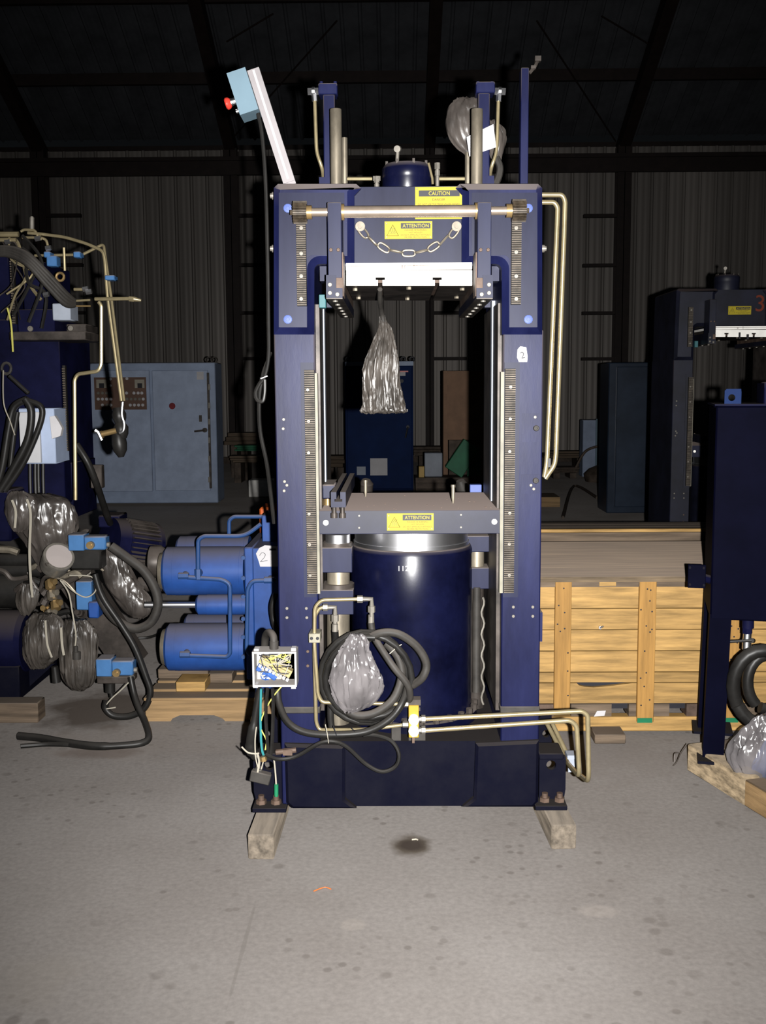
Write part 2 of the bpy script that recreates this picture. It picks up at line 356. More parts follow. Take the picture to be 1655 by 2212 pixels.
# ================================================================== the hall
def floor_material():
    m = bpy.data.materials.new('concrete floor'); m.use_nodes = True; nt = m.node_tree; N = nt.nodes; L = nt.links
    bs = N['Principled BSDF']; bs.inputs['Roughness'].default_value = .7; bs.inputs['Specular IOR Level'].default_value = .2; bs.inputs['Diffuse Roughness'].default_value = .8
    tc = N.new('ShaderNodeTexCoord')
    def noisetex(scale, detail=5, rough=.6):
        n = N.new('ShaderNodeTexNoise'); n.inputs['Scale'].default_value = scale; n.inputs['Detail'].default_value = detail; n.inputs['Roughness'].default_value = rough
        L.new(tc.outputs['Object'], n.inputs['Vector']); return n.outputs['Fac']
    def ramp(src, stops):
        r = N.new('ShaderNodeValToRGB'); L.new(src, r.inputs[0])
        while len(r.color_ramp.elements) < len(stops): r.color_ramp.elements.new(.5)
        for e, (p, c) in zip(r.color_ramp.elements, stops): e.position = p; e.color = (*c, 1)
        return r.outputs[0]
    def mixc(f, a, b, mode='MIX'):
        x = N.new('ShaderNodeMix'); x.data_type = 'RGBA'; x.blend_type = mode
        if hasattr(f, 'links'): L.new(f, x.inputs[0])
        else: x.inputs[0].default_value = f
        L.new(a, x.inputs[6])
        if hasattr(b, 'links'): L.new(b, x.inputs[7])
        else: x.inputs[7].default_value = (*b, 1)
        return x.outputs[2]
    base = ramp(noisetex(1.1, 8), [(.3, (.076, .068, .063)), (.7, (.101, .093, .088))])
    fine = ramp(noisetex(60, 3), [(.3, (.86, .86, .86)), (.7, (1.08, 1.08, 1.08))])
    c = mixc(1.0, base, fine, 'MULTIPLY')
    # oil drips: round spots of several sizes, gathered in patches
    for sc, thr, amt in ((9, .12, .5), (17, .15, .55)):
        v = N.new('ShaderNodeTexVoronoi'); v.inputs['Scale'].default_value = sc; L.new(tc.outputs['Object'], v.inputs['Vector'])
        d = ramp(v.outputs['Distance'], [(thr, (1, 1, 1)), (thr + .09, (0, 0, 0))])
        patch = ramp(noisetex(1.3 + sc * .03, 3), [(.45, (0, 0, 0)), (.58, (amt, amt, amt))])
        f = mixc(1.0, d, patch, 'MULTIPLY'); c = mixc(f, c, (.045, .039, .035))
    # oil stains and darker or paler patches with their own shape: (x, y, radius x, radius y, strength, colour)
    wob = N.new('ShaderNodeTexNoise'); wob.inputs['Scale'].default_value = 7; wob.inputs['Detail'].default_value = 5; L.new(tc.outputs['Object'], wob.inputs['Vector'])
    st = []
    for px, py, hw, hh, a, col in ((888, 1828, 48, 24, .93, (.03, .024, .018)), (215, 1532, 125, 42, .92, (.03, .024, .02)),
                                   (70, 2115, 110, 60, .3, (.09, .08, .07)), (215, 1625, 90, 14, .7, (.045, .035, .03)), (522, 2060, 5, 120, .35, (.05, .045, .04)), (888, 1826, 34, 15, .9, (.016, .012, .01)), (1050, 1640, 500, 60, .35, (.07, .06, .055)),
                                   (300, 1600, 260, 40, .25, (.10, .085, .075)), (760, 1998, 26, 12, -.12, (.19, .165, .14)), (1300, 1968, 50, 14, -.14, (.19, .165, .145))):
        p = PZ(px, py); rx = (PZ(px + hw, py) - p).length; ry = (PZ(px, py - hh) - p).length
        sub = N.new('ShaderNodeVectorMath'); sub.operation = 'SUBTRACT'; L.new(tc.outputs['Object'], sub.inputs[0]); sub.inputs[1].default_value = (p.x, p.y, 0)
        dv = N.new('ShaderNodeVectorMath'); dv.operation = 'MULTIPLY'; L.new(sub.outputs[0], dv.inputs[0]); dv.inputs[1].default_value = (1 / rx, 1 / ry, 0)
        ln = N.new('ShaderNodeVectorMath'); ln.operation = 'LENGTH'; L.new(dv.outputs[0], ln.inputs[0])
        ad = N.new('ShaderNodeMath'); ad.operation = 'MULTIPLY_ADD'; L.new(wob.outputs['Fac'], ad.inputs[0]); ad.inputs[1].default_value = 1.3; L.new(ln.outputs['Value'], ad.inputs[2])
        mr = N.new('ShaderNodeMapRange'); mr.inputs[1].default_value = 1.25; mr.inputs[2].default_value = 1.7; mr.inputs[3].default_value = abs(a); mr.inputs[4].default_value = 0
        L.new(ad.outputs[0], mr.inputs[0]); c = mixc(mr.outputs[0], c, col)
    L.new(c, bs.inputs['Base Color'])
    bp = N.new('ShaderNodeBump'); bp.inputs['Strength'].default_value = .15; bp.inputs['Distance'].default_value = .004
    L.new(noisetex(30, 6), bp.inputs['Height']); L.new(bp.outputs[0], bs.inputs['Normal'])
    return m
YW = 21.0
b = B(); b.box(-14, 14, -4, YW + .3, -.1, 0); fl = part('floor', b, floor_material(), kind='structure'); 
# floor object coordinates must be world coordinates for the stains and patches
for v in fl.data.vertices: v.co += WO[fl]
fl.location = (0, 0, 0); WO[fl] = Vector()
# back wall: framed, sheets of ribbed siding as single panels
b = B(); b.box(-14, 14, YW + .08, YW + .25, 0, 6.1); wall = structure('wall_back', b, m_girder)
def sheet(w, h, rib=.035):
    pr = []
    n = 3; p = w / n
    for i in range(n):
        x = i * p
        pr += [(x, 0), (x + .06, 0), (x + .085, .006), (x + .11, 0), (x + .16, 0), (x + .185, .006), (x + .21, 0), (x + p - .075, 0), (x + p - .05, rib), (x + p - .02, rib)]
    pr += [(w, 0)]
    return pr
pr = sheet(.914, 6)
b = B(); b.loft([[Vector((x, -y, z)) for x, y in pr] for z in (.12, 1.5, 3, 4.5, 6.0)], closed=False, smooth=False)
for v in b.bm.verts: v.co += Vector((-13, YW + .04, 0))
p0 = part('panel', b, m_wall, wall); w0 = WO[p0].copy()
for i in range(1, 28): again(p0, w0 + Vector((.914 * i, 0, 0)), wall)
b = B(); b.box(-14, 14, YW - .1, YW + .06, 0, .12); part('kerb', b, m_trash, wall)
def ibeam(b, x, y, z0, z1, wd=.2, dp=.3):
    b.box(x - wd / 2, x + wd / 2, y, y + .014, z0, z1).box(x - wd / 2, x + wd / 2, y + dp - .014, y + dp, z0, z1).box(x - .007, x + .007, y, y + dp, z0, z1)
for px in (90, 502, 929, 1346):
    b = B(); x = P(px, 600, YW - .36).x; ibeam(b, x, YW - .36, 0, 5.95, .26 if px != 929 else .16); part('steel_column', b, m_girder, wall)
    for py in (466, 573, 676, 775):
        b = B(); z = P(px, py, YW - .1).z; s_ = -1 if px > 1000 else 1
        b.box(min(x, x + s_ * .72), max(x, x + s_ * .72), YW - .16, YW - .02, z - .03, z + .03); part('girt', b, m_girder, wall)
b = B(); b.box(-14, 14, YW - .4, YW - .3, P(800, 384, YW).z, P(800, 352, YW).z).box(-14, 14, YW - .45, YW - .2, P(800, 352, YW).z - .02, P(800, 346, YW).z); part('eave_beam', b, m_girder, wall)
# roof rising towards the room
E0 = Vector((0, YW + .2, 6.05)); SL = .45
rl = 14.0
b = B(); b.loft([[Vector((-14, E0.y, E0.z + .25)), Vector((14, E0.y, E0.z + .25)), Vector((14, E0.y, E0.z + .32)), Vector((-14, E0.y, E0.z + .32))],
                 [Vector((-14, E0.y - rl, E0.z + .25 + rl * SL)), Vector((14, E0.y - rl, E0.z + .25 + rl * SL)), Vector((14, E0.y - rl, E0.z + .32 + rl * SL)), Vector((-14, E0.y - rl, E0.z + .32 + rl * SL))]], smooth=False)
roof = structure('ceiling', b, m_girder)
b = B(); b.loft([[Vector((x - 13, E0.y - t, E0.z + .2 + t * SL - y)) for x, y in pr] for t in (0, 4, 8, rl)], closed=False, smooth=False)
r0 = part('panel', b, m_roof, roof); w0 = WO[r0].copy()
for i in range(1, 28): again(r0, w0 + Vector((.914 * i, 0, 0)), roof)
for k in range(1, 6):
    t = 1.72 * k; b = B(); z = E0.z + t * SL; y = E0.y - t
    b.box(-14, 14, y - .04, y + .04, z - .03, z + .16).box(-14, 14, y - .1, y + .0, z - .05, z - .03); part('purlin', b, m_girder, roof)
for px in (90, 502, 929, 1346):
    x = P(px, 600, YW - .36).x; b = B()
    b.loft([[Vector((x + a, E0.y - t, E0.z - .38 + t * SL + c)) for a, c in ((-.1, 0), (.1, 0), (.1, .3), (-.1, .3))] for t in (.1, rl)], smooth=False); part('rafter', b, m_girder, roof)
for (xa, ya), (xb, yb) in (((482, 322), (728, 45)), ((1160, 45), (1330, 305)), ((490, 90), (590, 30)), ((1300, 35), (1410, 100))):
    def on_roof(px, py):
        d = ray(px, py); # intersect plane below the purlins
        t = (E0.z - .1 + E0.y * SL - CAMZ) / (d.z + d.y * SL); return CAM + d * t
    b = B(); b.tube([on_roof(xa, ya), on_roof(xb, yb)], .015, 6); part('brace_rod', b, m_girder, roof)

# ================================================================== the press in the middle
Y0 = 3.36
base = P(885, 1745, Y0); BASEX = P(885, 1200, Y0).x
press = thing('hydraulic_press', 'tall navy hydraulic press with yellow signs and white upper platen, mid floor', 'press', (BASEX, Y0 + .3, .089))
DEP = .59
L_ = press
def mir(px): return 1763.5 - px           # mirror of the press in the photograph
# columns
for x0, x1 in ((596.5, 683.5), (1085.5, 1171)):
    b = B(); a = P(x0, 1000, Y0).x; c = P(x1, 1000, Y0).x
    b.box(a, c, Y0, Y0 + DEP, P(640, 1738, Y0).z, P(640, 716, Y0).z, .004); col_ = part('column', b, m_navy, L_)
    inner, sg = (c, 1) if x0 < 800 else (a, -1)
    b = B(); b.box(min(inner - sg * .006, inner + sg * .007), max(inner - sg * .006, inner + sg * .007), Y0 - .005, Y0 + .03, P(684, 1282, Y0).z, P(684, 806, Y0).z); part('wear_strip', b, m_cream, col_, 'cream strip along the inner edge')
    b = B(); b.box(min(inner, inner + sg * .012), max(inner, inner + sg * .012), Y0 + .05, Y0 + DEP - .02, P(684, 1545, Y0).z, P(684, 655, Y0).z); part('guide_plate', b, m_dirt, col_)
    b = B(); b.box(min(inner, inner + sg * .016), max(inner, inner + sg * .016), Y0 + .22, Y0 + .27, P(684, 1100, Y0).z, P(684, 640, Y0).z); part('guide_rail', b, m_gbox, col_, 'pale guide rail down the inner face')
    b = B(); xo = (x0 + x1) / 2
    if sg > 0: b.pbox(653, 783, 681, 1290, Y0 - .006, .01)
    else: b.pbox(1088, 783, 1121, 1290, Y0 - .006, .01)
    part('rack_seat', b, m_navyp, col_)
    b = B(); b.box(a - .002, c + .002, Y0 - .004, Y0 + .1, P(640, 1541, Y0).z, P(640, 1527, Y0).z, .003); part('weld_band', b, m_rubg, col_)
# head blocks with deep chamfers
def arc(cx, cy, r, a0, a1, n=6): return [(cx + r * math.cos(math.radians(a0 + (a1 - a0) * i / n)), cy + r * math.sin(math.radians(a0 + (a1 - a0) * i / n))) for i in range(n + 1)]
polyL = [(590, 403), (599, 394.5), (769, 394.5), (780, 404), (765, 420), (765, 568)] + arc(692, 582, 14, -90, -180)[0:] + [(678, 722), (590, 722)]
polyR = [(mir(x) + (0 if x < 700 else 0), y) for x, y in polyL]
for poly in (polyL, polyR):
    b = B(); b.pprism(poly, Y0 - .022, DEP, .021); hb = part('head_block', b, m_navy, L_)
    lf = poly is polyL
    f = (lambda x: x) if lf else mir
    b = B(); b.pprism([(f(602.5), 416), (f(744), 416), (f(744), 551), (f(690), 551)] + [(f(x), y) for x, y in arc(676, 565, 14, -90, -180)] + [(f(662), 707), (f(602.5), 707)], Y0 - .0235, .004); part('pad', b, m_navyp, hb)
    bolts([(f(622), 450), (f(622), 690)], Y0 - .023, .0135, m_plug, L_, .004, 'dowel_plug')
b = B(); b.pbox(742, 403, 1022, 575, Y0 + .014, DEP - .03); headp = part('head_plate', b, m_navyp, L_)
# base
b = B(); b.pbox(690, 1601, 1080, 1741, Y0 + .006, DEP); part('base_plate', b, m_navyo, L_)
for pts in ([(614, 1608), (745, 1612), (745, 1728), (770, 1748), (632, 1748), (618, 1736)], [(1165, 1601), (1028, 1607), (1024, 1725), (1000, 1745), (1152, 1745), (1163, 1733)]):
    b = B(); b.pprism(pts, Y0 - .02, .5, .009); part('base_pad', b, m_navyo, L_)
for px in (868, 905):
    b = B(); b.pbox(px - 22, 1572, px - 2 if px < 900 else px + 14, 1602, Y0 + .012, .03); part('lug', b, m_rubg, L_)
# feet: angle brackets with a lifting hole
for x0, x1, yb in ((545, 618, 1756), (1157, 1226, 1751)):
    b = B(); b.pbox(x0, yb - 10, x1, yb, Y0 - .03, .13, .002); foot = part('foot_plate', b, m_navyo, L_)
    b = B(); e = (548, 610) if x0 < 800 else (1165, 1222)
    A = P(e[0], 1690, Y0 + .03); C = P(e[1], 1690, Y0 + .03); zt = P(1190, 1632 if x0 > 800 else 1640, Y0 + .03).z; zb = P(1190, 1745, Y0 + .03).z
    b.holed(A.x, C.x, zb, zt, Y0 + .03, Y0 + .05, P(sum(e) / 2, 1690, Y0).x, P(0, 1655, Y0 + .03).z, .016); part('gusset', b, m_navyo, foot)
    b = B(); b.pbox(x0 + 8, 1628, x1 - 8, 1641, Y0 + .02, .11, .003); part('ledge', b, m_navyo, foot)
    for px in (x0 + 20, x0 + 52):
        b = B(); q = P(px, yb - 10, Y0 + .01); b.hexa(q, q + Vector((0, 0, .03)), .017).cyl(q + Vector((0, 0, .03)), q + Vector((0, 0, .045)), .01); part('anchor_bolt', b, m_rust, foot)
    b = B(); e = (556, 600) if x0 < 800 else (1162, 1192)
    A = P(e[0], 1600, Y0 + .42); C = P(e[1], 1600, Y0 + .42)
    b.holed(A.x, C.x, .09, P(0, 1548, Y0 + .42).z, Y0 + .42, Y0 + .44, P(e[0] + 18 if x0 > 800 else e[1] - 18, 1600, Y0 + .42).x, P(0, 1588, Y0 + .42).z, .014); part('gusset', b, m_navyo, foot)
# main cylinder and ram
YC = Y0 + .305; CX = P(891, 1300, YC - .21).x; RC = (P(1021.5, 1300, YC).x - P(762, 1300, YC).x) / 2
zt = P(891, 1191, YC - RC).z; zd = P(891, 1601, Y0 + .006).z
b = B(); b.lathe((CX, YC, zd), (0, 0, 1), [(0, RC + .02), (.03, RC + .02), (.031, RC), (.62 * (zt - zd), RC), (.625 * (zt - zd), RC + .001), (zt - zd - .02, RC + .001), (zt - zd - .006, RC - .005), (zt - zd, RC - .018), (zt - zd, .1)], n=64); cyl_ = part('main_cylinder', b, m_navyd, L_)
zp = P(888, 1153, Y0 + .008).z; RR = RC * .935
b = B(); b.lathe((CX, YC, zt - .002), (0, 0, 1), [(0, RR + .004), (.012, RR + .004), (.0121, RR), (zp - zt + .001, RR)], n=64); part('ram', b, m_chrome, L_)
writing('112', 872, 1228, 11, YC - RC - .0025, m_paper, L_, 22, 'chalk_number')
for i in range(14):
    a = PI + i * PI / 13; q = Vector((CX + (RC + .012) * math.cos(a), YC + (RC + .012) * math.sin(a), zd + .03))
    if q.y > Y0 + .02:
        bb = B(); bb.hexa(q, q + Vector((0, 0, .02)), .012); part('flange_bolt', bb, m_dirt, cyl_)
# lower platen
YP = Y0 + .008
b = B(); b.pbox(689.5, 1102, 1084, 1153.5, YP, .57, .002); plat = part('lower_platen', b, mat('navy platen dusty top', (.010, .011, .024), .42, spec=.15, var=.25, vscale=6, dust=1.0, dustcol=(.075, .060, .054), drough=.9), L_)
bolts([(704, 1129), (1068, 1127)], YP, .009, m_white, plat, .004, 'white_plug')
bolts([(776, 1114), (776, 1140), (996, 1112), (996, 1139)], YP, .0035, m_fit, plat)
def topz(px, py): return PZ(px, py, P(888, 1102, YP).z)
for (px, py, pt) in ((790, 1073, 1037), (979, 1087, 1047)):
    q = topz(px, py); b = B(); h = (P(px, pt, q.y).z - q.z); b.lathe(q, (0, 0, 1), [(0, .0035), (h * .3, .006), (h * .85, .0065), (h * .86, .008), (h, .008)], n=12); part('guide_pin', b, m_steel, plat)
# slotted clamp rail on the platen's left, overhanging the front
YR = Y0 - .065; zr0, zr1 = P(731, 1096, YR).z, P(731, 1063, YR).z; xr0, xr1 = P(715, 1080, YR).x, P(747, 1080, YR).x; xm = (xr0 + xr1) / 2
pz = P(888, 1102, YP).z
b = B(); b.prism([(xr0, zr0), (xr1, zr0), (xr1, zr1), (xm + .006, zr1), (xm + .006, zr1 - .022), (xm + .012, zr1 - .022), (xm + .012, zr1 - .03), (xm - .012, zr1 - .03), (xm - .012, zr1 - .022), (xm - .006, zr1 - .022), (xm - .006, zr1), (xr0, zr1)], YR, YR + .74); rail = part('clamp_rail', b, m_navyp, plat, 'slotted navy rail with two bolts at its end')
b = B(); b.box(P(696, 1060, Y0 + .11).x, xr0 + .003, Y0 + .11, Y0 + .31, P(700, 1078, Y0 + .11).z, P(700, 1047, Y0 + .11).z, .004); part('clamp_block', b, m_navyp, rail)
b = B(); b.cyl((xm - .02, Y0 + .15, pz), (xm - .02, Y0 + .15, zr0 + .003), .02).cyl((P(706, 1060, Y0 + .13).x, Y0 + .17, pz), (P(706, 1060, Y0 + .13).x, Y0 + .17, P(700, 1078, Y0 + .11).z), .013); part('spacer', b, m_brass, rail)
for px in (722, 740):
    q = P(px, 1096, YR + .015); b = B(); b.cyl(q, q - Vector((0, 0, .018)), .007).cyl(q - Vector((0, 0, .018)), q - Vector((0, 0, .033)), .0105, n=14); part('clamp_bolt', b, m_dirt, rail)
b = B(); q = P(1028, 1064, Y0 + .66); b.box(q.x - .022, q.x + .022, q.y, q.y + .04, q.z, q.z + .03, .002); part('stop_block', b, m_plug, plat, 'small pale block at the platen back')
b = B()
rnd = random.Random(3)
for i in range(22):
    q = topz(rnd.uniform(790, 1070), rnd.uniform(1070, 1100)); s_ = rnd.uniform(.0008, .003); b.box(q.x - s_, q.x + s_, q.y - s_ * .7, q.y + s_ * .7, q.z, q.z + s_ * .7, M=None)
part('swarf', b, m_rust, plat, kind='stuff')
# side guide cylinders under the platen
def stack(parent, spec, Yc):
    root = None
    for nm, px0, py0, px1, py1, kind in spec:
        b = B(); c0 = P((px0 + px1) / 2, py1, Yc); c1 = P((px0 + px1) / 2, py0, Yc); hw = (px1 - px0) / 2 * S(Yc)
        if kind == 'b': b.box(c0.x - hw, c0.x + hw, Yc - hw, Yc + hw, c0.z, c1.z, .002)
        else: b.cyl(c0, c1, hw, n=28)
        m_ = {'b': m_navyp, 'c': m_steel, 'd': m_dirt, 'r': m_chrome}[kind]
        o = part(nm, b, m_, root or parent); root = root or o
    return root
stack(L_, [('guide_cylinder', 691, 1178, 763, 1231, 'b'), ('piston', 703, 1153, 757, 1172, 'r'), ('flange', 692, 1171, 762, 1179, 'd'), ('post', 706, 1231, 756, 1262, 'c'), ('flange', 692, 1259, 766, 1268, 'd'), ('lower_block', 691, 1268, 766, 1320, 'b'), ('barrel', 706, 1320, 756, 1560, 'c')], Y0 + .105)
stack(L_, [('guide_cylinder', 1000, 1222, 1058, 1267, 'b'), ('upper_block', 1000, 1154, 1058, 1188, 'b'), ('post', 1014, 1188, 1046, 1222, 'c'), ('barrel', 1010, 1267, 1046, 1540, 'd')], Y0 + .38)
b = B(); b.tube(PP([(1030, 1268, Y0 + .34), (1029, 1400, Y0 + .34), (1029, 1495, Y0 + .33)]), .0145, 12); part('drain_pipe', b, m_rubg, L_, 'grey plastic pipe right of the cylinder')
b = B(); b.tube([P(1043 + 3 * math.sin(i * 1.1), 1290 + i * 8, Y0 + .3) for i in range(30)], .004, 6); part('twisted_wire', b, m_fit, L_)
# upper platen
YU = Y0 - .004
def tslot(x): return [(x - 5, 617), (x - 5, 605), (x - 10, 605), (x - 10, 599), (x + 10, 599), (x + 10, 605), (x + 5, 605), (x + 5, 617)]
poly = [(748, 584), (748, 617)] + tslot(821.5) + tslot(944.5) + [(1020, 617), (1020, 584)]
b = B(); b.pprism(poly, YU + .0001, .57); upl = part('upper_platen', b, m_dirt, L_)
b = B(); b.pprism(poly, YU - .012, .012); part('front_face', b, m_white, upl, 'white front face with two T slots')
b = B(); b.pbox(747, 567.5, 1020, 582.5, YU - .012, .57, .001); part('insulating_plate', b, m_white, upl, 'white plate with a seam above the platen')
b = B(); b.pbox(747, 573, 1020, 574.2, YU - .0125, .001).pbox(894, 568, 895.2, 582, YU - .0125, .001).pbox(868, 573, 870, 581, YU - .0125, .001).pbox(874, 573, 875.5, 581, YU - .0125, .001); part('seam', b, m_rust, upl)
for px, py in ((821.5, 607), (944.5, 607)):
    b = B(); q = P(px, py + 1, YU - .008); b.box(q.x - .0065, q.x + .0065, q.y, q.y + .45, q.z - .004, q.z + .004); part('slot_nut', b, m_rust, upl)
uz = P(880, 617, YU).z
for dx, dy in ((-.17, .08), (0, .05), (.17, .09), (-.17, .4), (0, .45), (.17, .4)):
    b = B(); q = Vector((P(884, 600, YU).x + dx, YU + dy, uz)); b.hexa(q, q - Vector((0, 0, .008)), .008); part('platen_bolt', b, m_steel, upl)
# lifter shaft, brackets, pinions, racks
YS = Y0 - .125; sz = P(885, 457, YS).z
X = lambda px: P(px, 457, YS).x
b = B(); b.cyl((X(655), YS, sz), (X(1118), YS, sz), .0125).cyl((X(743), YS, sz), (X(1028), YS, sz), .0175, n=28); shaft = part('lifter_shaft', b, mat('worn zinc shaft', (.36, .29, .23), .29, .75, var=.15, vscale=12), L_)
for px in (741, 1029.5):
    b = B(); b.cyl((X(px - 3), YS, sz), (X(px + 3), YS, sz), .024, n=24); part('bushing', b, m_brass, shaft)
for p0, p1, c0, c1 in ((634, 663, 663, 674), (1107, 1136, 1094, 1106)):
    b = B(); n = 22; r0, r1 = .0245, .0325
    prof = []
    for i in range(n):
        for da, r in ((-.32, r0), (-.16, r1), (.16, r1), (.32, r0)):
            a = 2 * PI * (i + da) / n; prof.append((r * math.cos(a), r * math.sin(a)))
    b.loft([[Vector((X(x), YS + a, sz + c)) for a, c in prof] for x in (p0, p1)], smooth=False)
    pn = part('pinion', b, m_gear, shaft)
    b = B(); b.cyl((X(c0), YS, sz), (X(c1), YS, sz), .02, n=24); part('collar', b, m_brass, shaft)
    q = -1 if p0 < 800 else 1; e = p0 if p0 < 800 else p1
    b = B(); b.hexa((X(e), YS, sz), (X(e + q * 7), YS, sz), .008); part('end_nut', b, m_gear, shaft)
YB = Y0 - .15
for i in (0, 1):
    f = (lambda x: x) if i == 0 else (lambda x: 1769.5 - x)
    def fb(b, x0, y0, x1, y1, Y, d, bev=0): return b.pbox(min(f(x0), f(x1)), y0, max(f(x0), f(x1)), y1, Y, d, bev)
    b = B(); fb(b, 708, 437, 738, 601, YB, .115, .002); br = part('lifter_bracket', b, m_navyp, L_)
    b = B(); fb(b, 736, 545, 742, 640, YB + .01, .09); part('side_plate', b, m_rust, br)
    bolts([(f(715), 540), (f(731), 540)], YB, .0055, m_rust, br, .006)
    poly = [(f(x), y) for x, y in ((704.5, 594), (726, 594), (726, 622), (740, 622), (740, 643), (704.5, 643))]
    b = B(); b.pprism(poly, YB - .006, .88); rl_ = part('die_rail', b, m_navyp, L_)
    b = B(); b.pprism([(f(x), y) for x, y in ((726.5, 600), (740, 600), (740, 622), (726.5, 622))], YB, .82); part('rail_insert', b, m_rust, rl_)
    b = B(); b.pprism([(f(x), y) for x, y in ((705, 643.2), (740, 643.2), (740, 646), (705, 646))], YB, .86); part('underside_strip', b, m_dirt, rl_)
    bolts([(f(713), 615), (f(713), 633), (f(729), 636)], YB - .006, .0065, m_fit, rl_, .004)
    for k in range(6):
        q = P(f(722), 646, YB); q = Vector((q.x, YB + .06 + k * .14, q.z)); b = B(); b.cyl(q, q - Vector((0, 0, .004)), .008, n=12); part('rail_screw', b, m_fit, rl_)
    b = B(); fb(b, 691, 575, 707, 607, Y0 + .05, .08); part('stop_plate', b, m_navyp, L_)
    b = B(); fb(b, 706, 620, 722, 664, Y0 + .3, .06); part('rail_hanger', b, m_navyp, L_)
b = B(); b.pbox(689, 636, 704, 665, Y0 + .02, .05, .002); part('limit_pad', b, m_teal, L_, 'turquoise pad under the left head block')
for x0, x1, y0, y1, ys, cs in ((641, 661.5, 478, 661, ((651, 493), (651, 548), (651, 597), (651, 646)), .044), (1105, 1126, 478, 661, ((1115, 493), (1115, 545), (1115, 597), (1115, 646)), .044)):
    q0 = P(x0, 570, Y0 - .04); q1 = P(x1, 570, Y0 - .04); rk = gear_rack(q0.x, q1.x, P(650, y1, Y0 - .04).z, P(650, y0, Y0 - .04).z, Y0 - .04, .018, .0066, L_)
    bolts(ys, Y0 - .043, .007, m_fit, rk, .006)
for x0, x1, ys in ((661, 682, ((665, 842), (667, 910), (667, 978), (668, 1110), (669, 1176), (670, 1243))), (1090, 1112, ((1103, 836), (1102, 905), (1101, 975), (1101, 1108), (1100, 1175), (1100, 1242)))):
    q0 = P(x0, 1040, Y0 - .024); q1 = P(x1, 1040, Y0 - .024); rk = gear_rack(q0.x, q1.x, P(670, 1283, Y0 - .024).z, P(670, 799, Y0 - .024).z, Y0 - .024, .018, .0068, L_)
    bolts(ys, Y0 - .026, .006, m_fit, rk, .006)
# small bolts on the columns and sides
bolts([(613, 906), (612, 926), (615, 1040), (620, 1048), (614, 1060), (620, 1314), (662, 1314), (620, 1334), (663, 1334), (1156, 901), (1147, 1048), (1153, 1056), (1109, 1311), (1151, 1311), (1109, 1331), (1151, 1331)], Y0, .005, m_fit, L_)
bolts([(1158, 925), (1157, 1038)], Y0, .0095, m_rubg, L_, .012)
bolts([(665, 1407), (665, 1438)], Y0, .005, m_rust, L_)
for px, py in ((588, 423), (588, 537), (1176, 537)):
    q = P(px, py, Y0 + .1); s_ = -1 if px < 800 else 1; b = B(); b.cyl(q, q + Vector((-s_ * .02, 0, 0)), .012).cyl(q, q + Vector((s_ * .006, 0, 0)), .008); part('side_plug', b, m_fit, L_)
b = B(); b.pbox(1166, 1323, 1172, 1386, Y0 + .02, .1); part('side_cleat', b, m_navy, L_)
b = B(); b.pbox(1128, 893, 1166, 955, Y0 - .002, .004); part('cover_plate', b, m_navy, L_); b = B(); b.pbox(1126, 1025, 1166, 1066, Y0 - .002, .004); part('cover_plate', b, m_navy, L_)
# paper tag on the right column
b = B(); b.pprism([(1118, 755), (1124, 748), (1137, 750), (1140, 770), (1139, 782), (1121, 782), (1117, 772)], Y0 - .004, .003); tg = part('paper_tag', b, m_paper, L_, 'torn white paper tag')
writing('2', 1129, 767, 14, Y0 - .0045, m_black, tg, rot=.2)
# yellow signs
def sign(nm, px0, py0, px1, py1, Y, parent, head, band, lines, tri=None, label=None):
    b = B(); b.pbox(px0, py0, px1, py1, Y, .003); sg = part(nm, b, m_yel, parent, label)
    b = B(); b.pbox(*band, Y - .0006, .001); part('black_band', b, m_black, sg)
    writing(head, (band[0] + band[2]) / 2, (band[1] + band[3]) / 2, (band[3] - band[1]) * .62, Y - .0012, m_yelt, sg, (band[2] - band[0]) * (.5 if tri is None else .86), 'heading')
    for t, x, y, h, wpx in lines: writing(t, x, y, h, Y - .0008, m_ink, sg, wpx)
    if tri:
        x0, x1, yt, yb = tri; b = B()
        b.tube(PP([(x0, yb), ((x0 + x1) / 2, yt), (x1, yb)], Y - .0008), .0011, 4, closed=True)
        for k in (-4, 0, 4): b.tube(PP([((x0 + x1) / 2 + k + 1.5 * math.sin(j * 1.3), yb - 4 - j * 2.2) for j in range(7)], Y - .0008), .0006, 4)
        part('hot_surface_symbol', b, m_black, sg)
    bolts([(px0 + 4, py0 + 5), (px1 - 4, py0 + 5), (px1 - 4, py1 - 4), (px0 + 4, py1 - 4)], Y, .0022, m_fit, sg, .002, 'rivet')
    return sg
sign('caution_sign', 897, 403.5, 1000, 473, Y0 - .002, L_, 'CAUTION', (905, 411, 993, 424), [('DANGER', 948, 431, 4.6, 27), ('DO NOT USE THE PRESS UNLESS SAFETY', 948, 441, 3.6, 88), ('GUARDS ARE FASTENED AND IN', 948, 446.5, 3.6, 76), ('PLACE', 948, 463, 3.6, 18)], None, 'yellow CAUTION sign on the head')
AT = lambda x, y: [('DANGER OF BURNING', x, y, 3.2, 46), ('HOT MOULDS', x, y + 5.2, 3.2, 28), ('DO NOT APPROACH WITHOUT', x, y + 10.4, 3.2, 62), ('PROPER PROTECTION', x, y + 15.4, 3.2, 46)]
sign('attention_sign', 831, 478, 934, 516, Y0 + .010, L_, 'ATTENTION', (866, 481.5, 930, 493.5), AT(898, 497), (836, 861, 486, 509), 'yellow ATTENTION sign under the shaft')
sign('attention_sign', 836, 1109, 937, 1146, YP - .004, L_, 'ATTENTION', (870, 1112, 932, 1124), AT(902, 1127.5), (840, 864, 1117, 1139), 'yellow ATTENTION sign on the lower platen')
